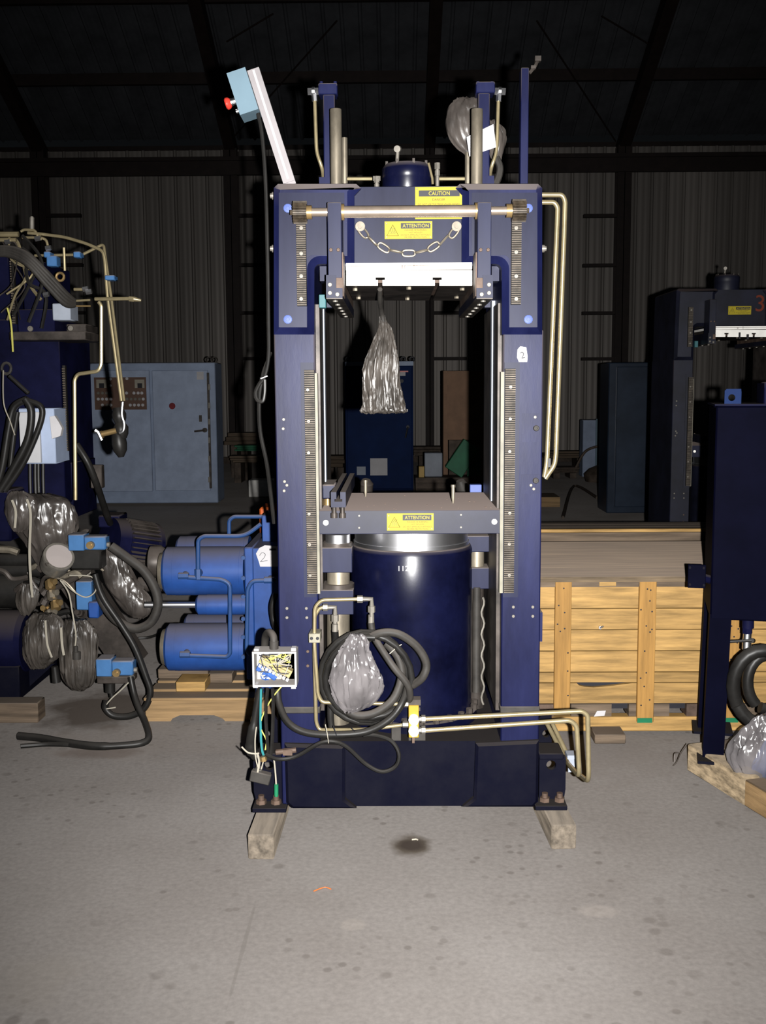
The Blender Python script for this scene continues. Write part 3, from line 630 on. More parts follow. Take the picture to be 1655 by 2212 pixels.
# chain
YCh = Y0 - .012
b0 = P(785, 497, YCh); b1 = P(983, 495, YCh)
for i, (px, py) in enumerate(((779, 493), (985, 493))):
    q = P(px, py, Y0 + .014); b = B(); b.cyl(q, q - Vector((0, .045, 0)), .007).hexa(q - Vector((0, .022, 0)), q - Vector((0, .036, 0)), .0125).cyl(q - Vector((0, .036, 0)), q - Vector((0, .039, 0)), .015, n=16); part('chain_bolt', b, m_chain, L_)
links = [(785, 502, 50, 0), (805, 521, 45, 1), (829, 535, 33, 0), (856, 543, 12, 1), (883, 547, 0, 0), (911, 543, -12, 1), (937, 533, -33, 0), (959, 519, -48, 1), (981, 502, -52, 0)]
def link(c, ang, edge):
    a = math.radians(ang); hl, hw = .0195, .0095
    pts = []
    for i in range(20):
        t = 2 * PI * i / 20; u = hl * (1 if math.cos(t) > 0 else -1) * (.45 + .55 * abs(math.cos(t)) ** .8) if abs(math.cos(t)) > .01 else 0
        u = hl * math.copysign(abs(math.cos(t)) ** .7, math.cos(t)); v = hw * math.copysign(abs(math.sin(t)) ** .7, math.sin(t))
        pts.append(c + (Vector((math.cos(a) * u + math.sin(a) * v, 0, -math.sin(a) * u + math.cos(a) * v)) if not edge else Vector((math.cos(a) * u, v, -math.sin(a) * u))))
    return B().tube(pts, .0032, 6, closed=True)
ch = None
for px, py, ang, edge in links: part('chain_link', link(P(px, py, YCh), ang, edge), m_chain, L_)
# ---------- on top of the head
YT = Y0 + .3
zt_ = P(700, 395, Y0 + .02).z
for i in (0, 1):
    f = (lambda x: x) if i == 0 else (lambda x: 1757 - x)
    q = lambda x, y, Y: P(f(x), y, Y)
    b = B(); x0, x1 = sorted((q(699, 300, YT).x, q(724, 300, YT).x)); b.box(x0, x1, YT, YT + .05, zt_ - .01, P(700, 204, YT).z, .003)
    post = part('lift_cylinder', b, m_navy, L_)
    b = B(); x0, x1 = sorted((q(688, 190, YT).x, q(729, 190, YT).x)); b.box(x0, x1, YT - .01, YT + .06, P(700, 205, YT).z, P(700, 181, YT).z, .003)
    for k in (694, 724): c = q(k, 181, YT); b.cyl(c + Vector((0, .005, 0)), c + Vector((0, .005, .008)), .006, n=10)
    part('end_cap', b, m_navy, post)
    b = B(); x0, x1 = sorted((q(690, 385, YT).x, q(716, 385, YT).x)); b.box(x0, x1, YT - .012, YT + .05, zt_ - .01, P(700, 384, YT).z); part('foot_block', b, m_navy, post)
    b = B(); c = q(688, 197, YT); e = q(665, 198, YT); b.hexa(c, c.lerp(e, .35), .0125).cyl(c.lerp(e, .35), c.lerp(e, .6), .014).hexa(c.lerp(e, .6), e, .0125)
    c = q(679, 203, YT); b.cyl(q(677, 197, YT), c, .012).hexa(c, q(680, 219, YT), .0095); part('fitting', b, m_chrome, post)
    b = B(); b.tube(bend([q(680, 215, YT), q(684, 330, YT), q(696, 362, YT), q(700, 395, YT + .06)], .03), .0062, 10); part('oil_tube', b, m_tube, post)
    YRr = Y0 + .17
    b = B(); c = q(727, 396, YRr); e = q(727, 236, YRr); b.lathe((c.x, YRr, zt_ - .01), (0, 0, 1), [(0, .0185), (e.z - zt_ + .008, .0185), (e.z - zt_ + .01, .0175)], n=24); part('guide_rod', b, m_steel, L_)
    b = B(); c = q(745 if i == 0 else 746, 396, Y0 + .4); e = q(745, 298 if i == 0 else 330, Y0 + .4); b.cyl((c.x, c.y, zt_ - .02), (c.x, c.y, e.z), .0105); part('thin_rod', b, m_steel, L_)
for x0, x1 in ((750, 820), (944, 1004)):
    b = B(); b.tube(PP([(x0, 386, Y0 + .33), (x1, 386, Y0 + .33)]), .0062, 8); part('cross_tube', b, m_tube, L_)
zh = P(880, 403, Y0 + .02).z
for px, py in ((814, 381), (945, 352)):
    b = B(); q = P(px, py, Y0 + .2); b.cyl((q.x, q.y, zh - .01), (q.x, q.y, q.z), .0062).hexa(q, q - Vector((0, 0, .02)), .0095).cyl(q - Vector((0, 0, .024)), q - Vector((0, 0, .04)), .0085)
    if px < 900: b.hexa(q + Vector((-.012, 0, -.006)), q + Vector((.012, 0, -.006)), .0085)
    part('fitting', b, m_fit, L_)
b = B(); q = P(935, 396, Y0 + .26); b.tube(PP([(935, 398), (934, 385), (928, 360), (926, 352)], Y0 + .24), .004, 8); part('thin_tube', b, m_tube, L_)
YCp = Y0 + .3; rC = (P(933, 370, YCp).x - P(826, 370, YCp).x) / 2; c = P(879.5, 403, YCp); zc = P(879, 346, YCp - rC).z
b = B(); b.lathe((c.x, YCp, zh - .02), (0, 0, 1), [(0, rC), (zc - zh - .03, rC), (zc - zh - .028, rC + .0015), (zc - zh + .006, rC + .0015), (zc - zh + .02, rC - .008), (zc - zh + .022, .03)], n=40); cap = part('fill_valve', b, m_navyd, L_)
for k in range(8):
    a = 2 * PI * k / 8 + .3; q = Vector((c.x + (rC - .012) * math.cos(a), YCp + (rC - .012) * math.sin(a), zc + .0)); b = B(); b.box(q.x - .004, q.x + .004, q.y - .008, q.y + .008, q.z - .02, q.z + .008); part('cap_notch', b, m_dirt, cap)
b = B(); q = P(858, 334, YCp - rC * .7); b.cyl(q - Vector((0, 0, .02)), q + Vector((.002, 0, .012)), .006).cyl(q + Vector((0, -.01, .016)), q + Vector((.004, .01, .02)), .011, n=14); part('bleed_screw', b, m_fit, cap)
# flat bar with clip on the right
YF = Y0 + .35
b = B(); x0, x1 = P(1125, 270, YF).x, P(1142, 270, YF).x; b.box(x0, x1, YF, YF + .05, zt_ - .01, P(1130, 146, YF).z, .002); fb_ = part('flat_bar', b, m_navy, L_)
b = B(); q = P(1144, 158, YF + .02); e = P(1163, 128, YF + .02); b.tube([q, q.lerp(e, .5) + Vector((.004, 0, 0)), e], .006, 6).box(e.x - .012, e.x + .008, e.y - .012, e.y + .012, e.z - .008, e.z + .008).box(q.x + .004, q.x + .02, q.y - .01, q.y + .01, q.z + .012, q.z + .022); part('clip', b, m_dirt, fb_)
# control post leaning over the left end of the head
YPo = Y0 + .16
A = P(625, 394, YPo); A.z = zt_ - .01; top = P(548, 149, YPo); d = (top - P(627, 396, YPo)).normalized(); n_ = Vector((d.z, 0, -d.x))
foot_ = P(627, 400, YPo)
def slanted(b, o, u0, u1, v0, v1, y0, y1):   # box along d (u) and across (v)
    return b.loft([[o + d * u + n_ * v + Vector((0, y, 0)) for v, y in ((v0, y0), (v1, y0), (v1, y1), (v0, y1))] for u in (u0, u1)], smooth=False)
Lp = (top - foot_).length
b = B(); slanted(b, foot_, 0, Lp, -.0195, .0195, 0, .04); slanted(b, foot_, .01, Lp, -.0195, .019, -.004, 0); post = part('control_post', b, m_alu, L_, 'pale aluminium control post leaning left')
b = B(); slanted(b, foot_, 0.02, Lp - .004, -.0035, .0035, -.0052, -.004); part('groove', b, m_paper, post)
b = B(); slanted(b, foot_, Lp - .133, Lp, -.082, -.0205, -.045, .055); cb = part('control_box', b, m_cbox, post, 'pale blue push button box')
q = foot_ + d * (Lp - .075) - n_ * .082
b = B(); b.cyl(q, q - n_ * .014, .011).cyl(q - n_ * .014, q - n_ * .018, .012); part('button_collar', b, m_chrome, post)
b = B(); b.lathe(q - n_ * .018, -n_, [(0, .013), (.006, .018), (.014, .019), (.018, .015)], n=20); part('stop_button', b, m_red, post, 'red mushroom button')
q = foot_ + d * (Lp - .11) - n_ * .082 + Vector((0, -.01, 0)); b = B(); b.cyl(q, q - n_ * .01, .007); part('lamp', b, m_chrome, post)
# tubes along the right side and the front
for pts in ([(1168, 421), (1215, 421), (1221, 434), (1219, 500), (1201, 985), (1198, 1005), (1178, 1034)], [(1168, 437), (1198, 437), (1205, 448), (1203, 500), (1182, 990), (1180, 1010), (1176, 1030)]):
    b = B(); b.tube(bend(PP(pts, Y0 + .3), .03), .0085, 12); part('oil_tube', b, m_tube, L_)
b = B(); q = P(1185, 990, Y0 + .3); b.hexa(q, q - Vector((0, 0, .03)), .009); part('fitting', b, m_chrome, L_)
YM = Y0 - .1
b = B(); b.pbox(883, 1524, 905, 1594, YM, .05, .002); mani = part('manifold', b, m_yelb, L_, 'yellow manifold block')
b = B(); b.pbox(881, 1512, 909, 1524, YM + .004, .04).pbox(905, 1529, 908, 1536, YM, .01); part('cap', b, m_dirt, mani)
b = B(); q = P(893, 1594, YM + .02); b.box(q.x - .004, q.x + .004, q.y, q.y + .09, P(893, 1610, YM).z, q.z + .01); part('stay', b, m_rust, mani)
for y in (1553, 1577):
    b = B(); q = P(894, y, YM); b.cyl(q, q - Vector((0, .012, 0)), .0165).hexa(q - Vector((0, .012, 0)), q - Vector((0, .028, 0)), .0145); part('banjo_bolt', b, m_white, mani)
    b = B(); q = P(906, y, YM + .01); e = P(919, y, YM + .01); b.hexa(q, q.lerp(e, .3), .009).hexa(q.lerp(e, .35), e, .0125); part('fitting', b, m_fit, mani)
for y in (1521, 1565):
    b = B(); q = P(882, y, YM + .01); e = P(870, y, YM + .01); b.hexa(q, e, .0095); part('fitting', b, m_fit, mani)
for pts in ([(918, 1553, YM + .01), (1258, 1536, YM + .01), (1270, 1545, YM + .01), (1272, 1689, YM + .01), (1245, 1668, YM + .2), (1238, 1655, YM + .3), (1192, 1560, YM + .42)],
            [(918, 1578, YM + .01), (1232, 1556, YM + .01), (1246, 1568, YM + .01), (1252, 1678, YM + .01), (1228, 1650, YM + .2), (1222, 1640, YM + .3), (1180, 1560, YM + .42)]):
    b = B(); b.tube(bend(PP(pts), .035), .0078, 12); part('oil_tube', b, m_tube, L_)
b = B(); b.pbox(1226, 1632, 1248, 1640, Y0 + .12, .05).pbox(1228, 1640, 1252, 1668, Y0 + .15, .012); part('tube_clamp', b, m_gbox, L_)
b = B(); b.tube(bend(PP([(868, 1521, YM + .01), (695, 1517, YM + .03), (687, 1500, YM + .03), (679, 1390, YM + .03), (680, 1312, YM + .03), (694, 1296, YM + .03), (772, 1294, YM + .03)]), .035), .0062, 10); part('oil_tube', b, m_tube, L_)
b = B(); b.tube(bend(PP([(869, 1566, YM + .01), (790, 1576, YM + .02), (690, 1577, YM + .06), (683, 1560, YM + .06), (679, 1400, YM + .045), (680, 1330, YM + .045), (690, 1314, YM + .045), (700, 1312, YM + .045)]), .035), .0062, 10); part('oil_tube', b, m_tube, L_)
b = B(); b.pbox(667, 1369, 692, 1389, YM + .015, .07, .002); cl = part('tube_clamp', b, m_cream, L_, 'cream two bolt tube clamp'); bolts([(673, 1379), (686, 1379)], YM + .015, .005, m_black, cl, .003)
def elbow(x, y, x2, y2, Y, r):
    b = B(); a, m_, e = P(x, y, Y), P(x2, y, Y), P(x2, y2, Y)
    b.hexa(a, a.lerp(m_, .38), r * 1.5).tube([a.lerp(m_, .38), m_, m_.lerp(e, .4)], r, 10).hexa(m_.lerp(e, .4), m_.lerp(e, .75), r * 1.5).cyl(m_.lerp(e, .7), e, r * .9); return b
part('elbow_fitting', elbow(772, 1294, 803, 1332, YM + .03, .0078), m_fit, L_)
part('elbow_fitting', elbow(698, 1312, 724, 1352, YM + .045, .0078), m_fit, L_)
for px, y0, y1 in ((802, 1328, 1346), (724, 1348, 1364)):
    b = B(); b.cyl(P(px, y0, YM + .035), P(px, y1, YM + .035), .0095); part('ferrule', b, m_fit, L_)
# timber under the press
def timber(px0, px1, ytop, ybot, name, label, length, m_=m_block, skew=0, group=None):
    a = PZ((px0 + px1) / 2, ybot); w_ = (P(px1, ybot - 30, a.y).x - P(px0, ybot - 30, a.y).x); h = P(px0, ytop, a.y).z
    b = B(); M_ = Matrix.Translation(a) @ Matrix.Rotation(skew, 4, 'Z')
    b.box(-w_ / 2, w_ / 2, 0, length, 0, .081, .004, M=M_)
    return solo(name, b, m_, label, 'timber', group)
timber(536, 592, 1797, 1857, 'timber_block', 'grey squared timber sticking out under the left foot of the middle press', 1.15, skew=-.02)
timber(1191, 1245, 1785, 1835, 'timber_block', 'grey squared timber sticking out under the right foot of the middle press', 1.1, skew=.05)
# ================================================================== things hung on and around the middle press
# smoky bag hanging from the upper platen
b = B(); b.bag([(826, 684, 5), (827, 697, 8), (832, 716, 15), (829, 750, 26), (825, 790, 36), (824, 830, 39), (827, 862, 42), (829, 884, 46), (830, 892, 46), (830, 893, 30)], Y0 + .25, .55, 30, .11, 2, 120, 7)
hang = solo('plastic_bag', b, m_bagd, 'smoky crinkled plastic bag hanging below the white upper platen', 'bag')
b = B(); b.tube(spline(PP([(821, 625, Y0 + .09), (821, 650, Y0 + .15), (824, 672, Y0 + .23), (828, 695, Y0 + .25), (829, 740, Y0 + .25)])), .008, 10); solo('cable', b, m_rubg, 'short dark cable between the white upper platen and the hanging bag', 'cable')
# clear bag on the head
Yb = Y0 + .42
b = B(); b.bag([(1010, 214, 18), (1012, 222, 34), (1008, 250, 42), (1010, 280, 44), (1015, 310, 36), (1022, 335, 18), (1024, 346, 8)], Yb, .5, 6, .12, 5, 56, 5)
solo('plastic_bag', b, m_bagl, 'dusty clear plastic bag behind the rods on top of the middle press', 'bag')
b = B(); b.bag([(1060, 262, 10), (1070, 285, 20), (1072, 310, 20), (1072, 335, 14), (1074, 352, 8)], Yb + .03, .5, 6, .15, 8, 40, 5); solo('plastic_bag', b, m_bagl, 'narrow plastic bag right of the blue post on top of the middle press', 'bag')
b = B(); b.pprism([(1008, 296), (1066, 268), (1072, 318), (1030, 332), (1014, 338)], Yb - .14, .004); solo('paper_sheet', b, m_paper, 'white paper inside the plastic bag on top of the middle press', 'paper')
b = B(); b.tube(spline(PP([(1072, 340, Yb), (1080, 360, Yb), (1078, 380, Yb), (1070, 400, Yb)])), .012, 8); solo('hose', b, m_rubg, 'short hose below the plastic bag on top of the middle press', 'hose')
# pendant cable from the push button box down the left side
b = B(); b.tube(spline(PP([(556, 238, YPo), (566, 290, YPo), (574, 400, YPo), (578, 560, YPo), (580, 700, YPo), (580, 770, YPo), (572, 812, YPo), (560, 830, YPo), (552, 848, YPo), (556, 864, YPo), (568, 866, YPo), (572, 845, YPo), (572, 820, YPo)])), .0065, 8)
solo('pendant_cable', b, m_rub, 'black cable falling from the pale blue push button box', 'cable')
b = B(); b.tube(spline(PP([(566, 815, YPo + .01), (560, 860, YPo + .01), (562, 930, YPo + .03), (576, 1000, YPo + .06), (584, 1060, YPo + .1), (592, 1130, YPo + .14)])), .007, 8).tube(spline(PP([(585, 762, YPo + .05), (570, 800, YPo + .01), (566, 820, YPo)])), .0055, 8)
solo('cable', b, m_rub, 'black cable hanging on down the left side from the cable loop', 'cable')
b = B(); b.tube(PP([(563, 818, YPo - .008), (578, 812, YPo - .008)]), .002, 5); solo('cable_tie', b, m_paper, 'pale cable tie around the cable loop on the left', 'tie')
# open terminal box
YJ = Y0 - .07
jb = thing('junction_box', 'open white terminal box full of wires at the left column', 'box', P(593, 1446, YJ + .04))
a, c = P(546, 1484, YJ), P(640, 1408, YJ)
b = B(); t = .006
b.box(a.x, c.x, YJ + .07, YJ + .076, a.z, c.z).box(a.x, a.x + t, YJ, YJ + .07, a.z, c.z).box(c.x - t, c.x, YJ, YJ + .07, a.z, c.z).box(a.x + t, c.x - t, YJ, YJ + .07, a.z, a.z + t).box(a.x + t, c.x - t, YJ, YJ + .07, c.z - t, c.z)
part('enclosure', b, mat('pale grey box plastic', (.30, .29, .28), .5, var=.1, dust=.5), jb)
for px, py in ((554, 1406), (634, 1404), (552, 1482), (634, 1484)):
    b = B(); b.pbox(px - 5, py - 4, px + 5, py + 4, YJ + .01, .03); part('lug', b, m_paper, jb)
cx, cz = (a.x + c.x) / 2, (a.z + c.z) / 2
MJ = Matrix.Translation((cx, YJ + .05, cz)) @ Matrix.Rotation(math.radians(28), 4, 'Y')
b = B(); b.box(-.055, .055, -.02, .012, -.012, .012, M=MJ).box(-.05, .05, -.03, -.02, -.006, .006, M=MJ); strip = part('terminal_strip', b, m_copper, jb, 'cream terminal strip set askew')
for i in range(9):
    b = B(); x = -.05 + i * .0122; b.box(x, x + .009, -.034, -.02, -.022, -.012, .001, M=MJ); part('terminal', b, m_paper, strip)
b = B(); b.box(-.052, .02, -.02, .015, -.040, -.016, .002, M=MJ); part('terminal_block', b, m_tblue, jb, 'blue terminal block')
rnd = random.Random(11)
for k, (m_, n) in enumerate(((m_ww, 6), (m_black, 6), (m_wy, 4), (m_tblue, 3))):
    for i in range(n):
        p = [(rnd.uniform(-.052, .052), rnd.uniform(-.036, .05)) for _ in range(4)]
        if m_ is m_tblue: p = [(q[0] * .5 - .02, -abs(q[1]) - .01) for q in p]
        b = B(); b.tube(spline([Vector((cx + max(-.058, min(.055, q[0])), YJ + .012 + rnd.uniform(0, .03), cz + max(-.042, min(.042, q[1])))) for q in p], 4), .0017, 5); part('wire', b, m_, jb)
b = B(); pts = spline(PP([(592, 1408, YJ + .04), (592, 1390, YJ + .04), (590, 1374, YJ + .05), (582, 1366, YJ + .08), (574, 1374, YJ + .12), (572, 1400, YJ + .14)])); b.tube(pts, .0125, 12); b.cyl(P(592, 1413, YJ + .04), P(592, 1385, YJ + .04), .0145)
part('conduit_elbow', b, m_rubg, jb, 'dusty corrugated conduit elbow')
# conduits and wires below the terminal box
b = B(); b.tube(spline(PP([(562, 1488, YJ + .06), (556, 1520, YJ + .06), (548, 1570, YJ + .06), (543, 1600, YJ + .07), (545, 1622, YJ + .08), (556, 1636, YJ + .08)])), [.012] * 12 + [.017] * 8 + [.02] * 6 + [.016] * 4 + [.008], 12); solo('conduit', b, m_rub, 'fat black conduit bulging below the open terminal box', 'conduit')
for pts, r, m_, lab in (([(564, 1488), (563, 1530), (563, 1570), (566, 1620), (575, 1640)], .004, m_teald, 'teal wire below the terminal box'),
                        ([(578, 1486), (574, 1540), (576, 1580), (580, 1640)], .006, m_rub, 'straight black cable below the terminal box'),
                        ([(589, 1488), (590, 1530), (588, 1600), (584, 1640)], .006, m_rub, 'right hand straight black cable below the terminal box'),
                        ([(611, 1480), (590, 1505), (570, 1540), (563, 1570), (575, 1598), (573, 1620)], .0022, m_wy, 'yellow green wire curling out of the terminal box'),
                        ([(522, 1613), (535, 1625), (550, 1628), (560, 1627)], .0028, m_ww, 'short stripped white wire pointing left near the foot'),
                        ([(554, 1570), (551, 1600), (553, 1640), (562, 1665), (570, 1640)], .0022, m_ww, 'white wire hanging to the grey plug'),
                        ([(592, 1640), (595, 1670), (597, 1700)], .0028, m_ww, 'pale wire ending in the green plug'),
                        ([(556, 1628), (560, 1645), (557, 1668)], .004, m_ww, 'twisted pale wire going into the grey plug')):
    b = B(); b.tube(spline(PP(pts, YJ + .02)), r, 6); solo('wire', b, m_, lab, 'wire')
b = B(); q = P(563, 1678, YJ + .03); b.box(-.033, .033, -.015, .015, -.018, .018, .003, M=Matrix.Translation(q) @ Matrix.Rotation(.25, 4, 'Y')).box(-.022, .0, -.012, .012, .018, .03, M=Matrix.Translation(q) @ Matrix.Rotation(.25, 4, 'Y')); solo('plug', b, m_rubg, 'grey connector plug dangling beside the left foot', 'plug')
b = B(); q = P(597, 1694, YJ + .02); b.cyl(q, P(597, 1718, YJ + .02), .007).cyl(P(597, 1706, YJ + .02), P(597, 1720, YJ + .02), .006); solo('plug', b, m_green, 'small green connector plug dangling beside the left foot', 'plug')
b = B(); q = P(568, 1634, YJ); b.hexa(q, P(570, 1644, YJ), .011); solo('gland', b, m_brass, 'brass cable gland below the terminal box', 'fitting')
b = B(); b.tube(PP([(596, 1625, Y0 - .03), (640, 1620, Y0 - .03)]), .009, 8).box(*(lambda q: (q.x, q.x + .03, q.y - .01, q.y + .01, q.z - .012, q.z + .006))(P(612, 1622, Y0 - .03))); solo('hose_end', b, m_rust, 'rusty hose end fitting lying over the left base pad', 'fitting')
# hoses
YH = Y0 - .03
b = B(); b.tube(spline(PP([(600, 1490, YJ + .05), (603, 1520, YJ + .03), (622, 1560, YH - .06), (660, 1582, YH - .08), (720, 1587, YH - .09), (790, 1581, YH - .09), (840, 1555, YH - .09), (868, 1520, YH - .08), (880, 1480, YH - .04), (876, 1440, YH - .02)])), .0115, 10); solo('hose', b, m_rub, 'long black hose sagging from the terminal box to the coil', 'hose')
b = B(); b.tube(spline(PP([(575, 1630, YJ), (600, 1640, YH - .07), (640, 1634, YH - .07), (690, 1606, YH - .08), (720, 1602, YH - .08), (750, 1614, YH - .07), (790, 1650, YH - .06), (825, 1667, YH - .06), (855, 1655, YH - .06), (862, 1628, YH - .06), (845, 1600, YH - .06), (810, 1588, YH - .07), (785, 1588, YH - .07)])), .0062, 8); solo('cable', b, m_rub, 'thin black cable looping over the press base front', 'cable')
b = B(); pts = []
for i in range(60):
    t = 2 * PI * i / 22 + .6; k = i / 59
    pts.append(P(790 + (88 + 10 * math.sin(i * .17)) * math.cos(t) + 6 * k, 1462 + (100 - 14 * k) * math.sin(t), YH - .02 - .05 * k + .02 * math.sin(t)))
b.tube(pts, .0105, 10); solo('hose_coil', b, m_rub, 'black hose coiled in loops around the silvery bag at the cylinder', 'hose')
b = B(); b.tube(spline(PP([(802, 1345, YM + .035), (806, 1370, YM + .03), (818, 1392, YM + .0), (850, 1440, YM - .02), (880, 1478, YM - .02), (886, 1505, YM), (880, 1520, YM + .03)])), .011, 10); solo('hose', b, m_rubg, 'dusty hose running from the right elbow fitting down to the manifold', 'hose')
b = B(); b.tube(spline(PP([(724, 1362, YM + .05), (725, 1385, YM + .06), (724, 1420, YM + .09), (716, 1480, YM + .1), (714, 1540, YM + .1), (716, 1570, YM + .1)])), .011, 10); solo('hose', b, m_rub, 'black hose running straight down from the left elbow fitting', 'hose')
b = B(); b.tube(spline(PP([(782, 1400, YM - .0), (795, 1380, YM - .01), (825, 1367, YM - .02), (862, 1370, YM - .02), (900, 1396, YM - .01), (921, 1432, YM), (914, 1462, YM), (892, 1480, YM + .02)])), .0128, 12); solo('hose', b, m_rubg, 'thick dusty hose arching out of the silvery bag to the right', 'hose')
b = B(); b.tube(spline(PP([(745, 1530, YM), (770, 1545, YM - .01), (810, 1540, YM - .01), (850, 1510, YM), (868, 1460, YM + .02), (860, 1420, YM + .03), (835, 1390, YM + .05)])), .013, 12); solo('hose', b, m_rubg, 'thick hose passing under the silvery bag', 'hose')
b = B(); b.bag([(770, 1372, 12), (772, 1384, 22), (766, 1408, 33), (764, 1440, 47), (766, 1470, 57), (768, 1500, 52), (764, 1525, 34), (757, 1539, 12)], YM - .055, .55, 11, .15, 4, 96, 6); sb_ = solo('plastic_bag', b, m_bag, 'silvery clear plastic bag tied over hose ends before the navy cylinder', 'bag')
b = B(); b.bag([(768, 1440, 26), (768, 1480, 44), (768, 1510, 38), (762, 1526, 16)], YM - .05, .45, 5, .1, 9, 32, 4); solo('rag', b, m_rubg, 'dark cap bundle seen inside the silvery bag', 'bundle')
for px, y0, y1 in ((707, 1565, 1605), (724, 1568, 1590), (763, 1572, 1580)):
    b = B(); b.tube(spline(PP([(px - 4, y0, YH - .105), (px, (y0 + y1) / 2, YH - .115), (px + 3, y1, YH - .1)])), .0015, 5); solo('cable_tie', b, m_ww if px < 710 else m_black, 'pale cable tie around the hoses left of centre' if px < 710 else ('black cable tie in the middle of the front hose' if px < 730 else 'black cable tie below the silvery bag'), 'tie')
b = B(); b.tube(spline(PP([(842, 1412, YM), (858, 1398, YM), (868, 1392, YM)])), .0018, 5); solo('cable_tie', b, m_ww, 'white cable tie end right of the silvery bag', 'tie')
# ================================================================== crate on the right
YK = PZ(1400, 1586).y
xk0, xk1 = P(1085, 1400, YK).x, P(1830, 1400, YK).x
kz = lambda y: P(1400, y, YK).z
crate = thing('wooden_crate', 'long pale pine shipping crate behind the right column', 'crate', ((xk0 + xk1) / 2, YK + .5, 0))
rows = [1268, 1316, 1362, 1408, 1454, 1477, 1522]
rnd = random.Random(5)
for i, (ya, yb) in enumerate(zip(rows, rows[1:])):
    z1, z0 = kz(ya) - .0015, kz(yb) + .0015
    if i == 5:                                       # the plank with the torn slot
        xa, xb = P(1248, 1480, YK).x, P(1368, 1480, YK).x
        poly = [(xk0, z0), (xk1, z0), (xk1, z1), (xb, z1), (xb - .03, z1 - .004), (xb - .08, z1 - .011), (xb - .12, z1 - .015), (xa + .07, z1 - .018), (xa + .03, z1 - .015), (xa + .008, z1 - .009), (xa, z1), (xk0, z1)]
        b = B(); b.prism(poly, YK + .016, YK + .036)
    else:
        b = B(); b.box(xk0, xk1, YK + .016 + rnd.uniform(-.001, .001), YK + .036, z0, z1, .0015)
    part('plank', b, m_pine, crate)
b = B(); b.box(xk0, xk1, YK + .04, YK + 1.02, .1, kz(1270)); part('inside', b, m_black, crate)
uprights = ((1098, 1128), (1198, 1233), (1378.5, 1415), (1568, 1602), (1735, 1770))
for i, (xa, xb) in enumerate(uprights):
    q0, q1 = P(xa, 1400, YK).x, P(xb, 1400, YK).x
    b = B(); b.box(q0, q1, YK - .006, YK + .015, kz(1530 if i == 1 else 1559), kz(1255), .002); u = part('upright', b, m_pinev, crate)
    bolts([(rnd.uniform(xa + 5, xb - 5), rnd.uniform(1270, 1530)) for _ in range(9 if i == 1 else 14)], YK - .006, .0035, m_black, u, .001, 'nail')
    if i >= 2:
        b = B(); b.box(q0 + .002, q1 - .006, YK - .0085, YK - .006, kz(1560), kz(1550)); part('steel_clip', b, m_green, u, 'green strap clip at the foot')
b = B(); b.box(xk0, xk1, YK + .004, YK + .04, kz(1268), kz(1253)); part('top_rail', b, m_wood, crate)
for i, px in enumerate((1170, 1295, 1380, 1480)):
    b = B(); b.box(P(px, 1260, YK).x, P(px + 36, 1260, YK).x, YK + .0, YK + .03, kz(1266), kz(1255)); part('top_block', b, m_pine if i % 2 else m_wood, crate)
zl = kz(1252); zlt = zl + .022
lidm = mat('dusty lid board', (.11, .08, .05), .75, var=.5, vscale=5, streak=(.5, 7, 7), dust=.7, dustcol=(.135, .108, .09), drough=.8, rnd=.15)
edges = [PZ(1350, y, zlt).y for y in (1246, 1226, 1194, 1176, 1169)]
for i, (ya, yb) in enumerate(zip(edges, edges[1:])):
    b = B(); b.box(xk0, xk1, ya + .003, yb - .003, zl, zlt + rnd.uniform(-.002, .001), .002); part('lid_board', b, lidm, crate)
b = B(); b.box(xk0, xk1, YK + .002, YK + .06, kz(1580), kz(1549), .004); part('skid', b, m_pine, crate)
b = B(); b.box(xk0, xk1, YK + .9, YK + .98, 0, kz(1549), .004); part('skid', b, m_pine, crate)
for i in range(6):
    q = P(1110 + i * 125, 1535, YK).x; b = B(); b.box(q, q + .17, YK + .012, YK + .1, kz(1549), kz(1523)); part('skid_block', b, m_wood if i % 3 else m_rust, crate)
b = B(); q = P(1297, 1356, YK); b.hexa(q + Vector((0, .016, 0)), q, .007).cyl(q, q + Vector((.012, -.006, .008)), .004); part('screw_head', b, m_chrome, crate, 'bright bent screw in a plank')
b = B(); b.pprism([(1283, 1548), (1290, 1536), (1309, 1535), (1306, 1546)], YK + .0, .002); solo('paper_label', b, m_paper, 'white torn label at the bottom of the pine crate', 'paper')
q = PZ(1318, 1607); b = B(); b.box(P(1285, 1600, q.y).x, P(1352, 1600, q.y).x, q.y, YK - .012, 0, P(1318, 1587, q.y).z, .003); solo('timber_offcut', b, m_wood, 'short brown timber offcut under the front of the pine crate', 'timber')
# second crate behind
zc2 = .72; yk2 = 5.55
c2 = thing('wooden_crate', 'grey weathered crate standing behind the pale pine crate', 'crate', ((xk0 + xk1) / 2, yk2 + .2, 0))
za = [P(1350, y, yk2).z for y in (1143, 1150, 1169)]
b = B(); b.box(xk0 + .06, xk1 + .3, yk2, yk2 + .03, za[1], za[0], .002); part('edge_board', b, m_pine, c2)
b = B(); b.box(xk0 + .06, xk1 + .3, yk2 + .006, yk2 + .03, za[2], za[1] - .002, .002); part('side_board', b, m_wood, c2)
for k in range(4): b = B(); b.box(xk0 + .06, xk1 + .3, yk2 + .008, yk2 + .03, max(.0, za[2] - .003 - .16 * (k + 1)), za[2] - .003 - .16 * k - .003); part('side_board', b, m_wood, c2)
for k in range(3): b = B(); b.box(xk0 + .06, xk1 + .3, yk2 + .035 + k * .1, yk2 + .13 + k * .1, za[0] - .03, za[0] - .005, .002); part('top_board', b, m_wood, c2)
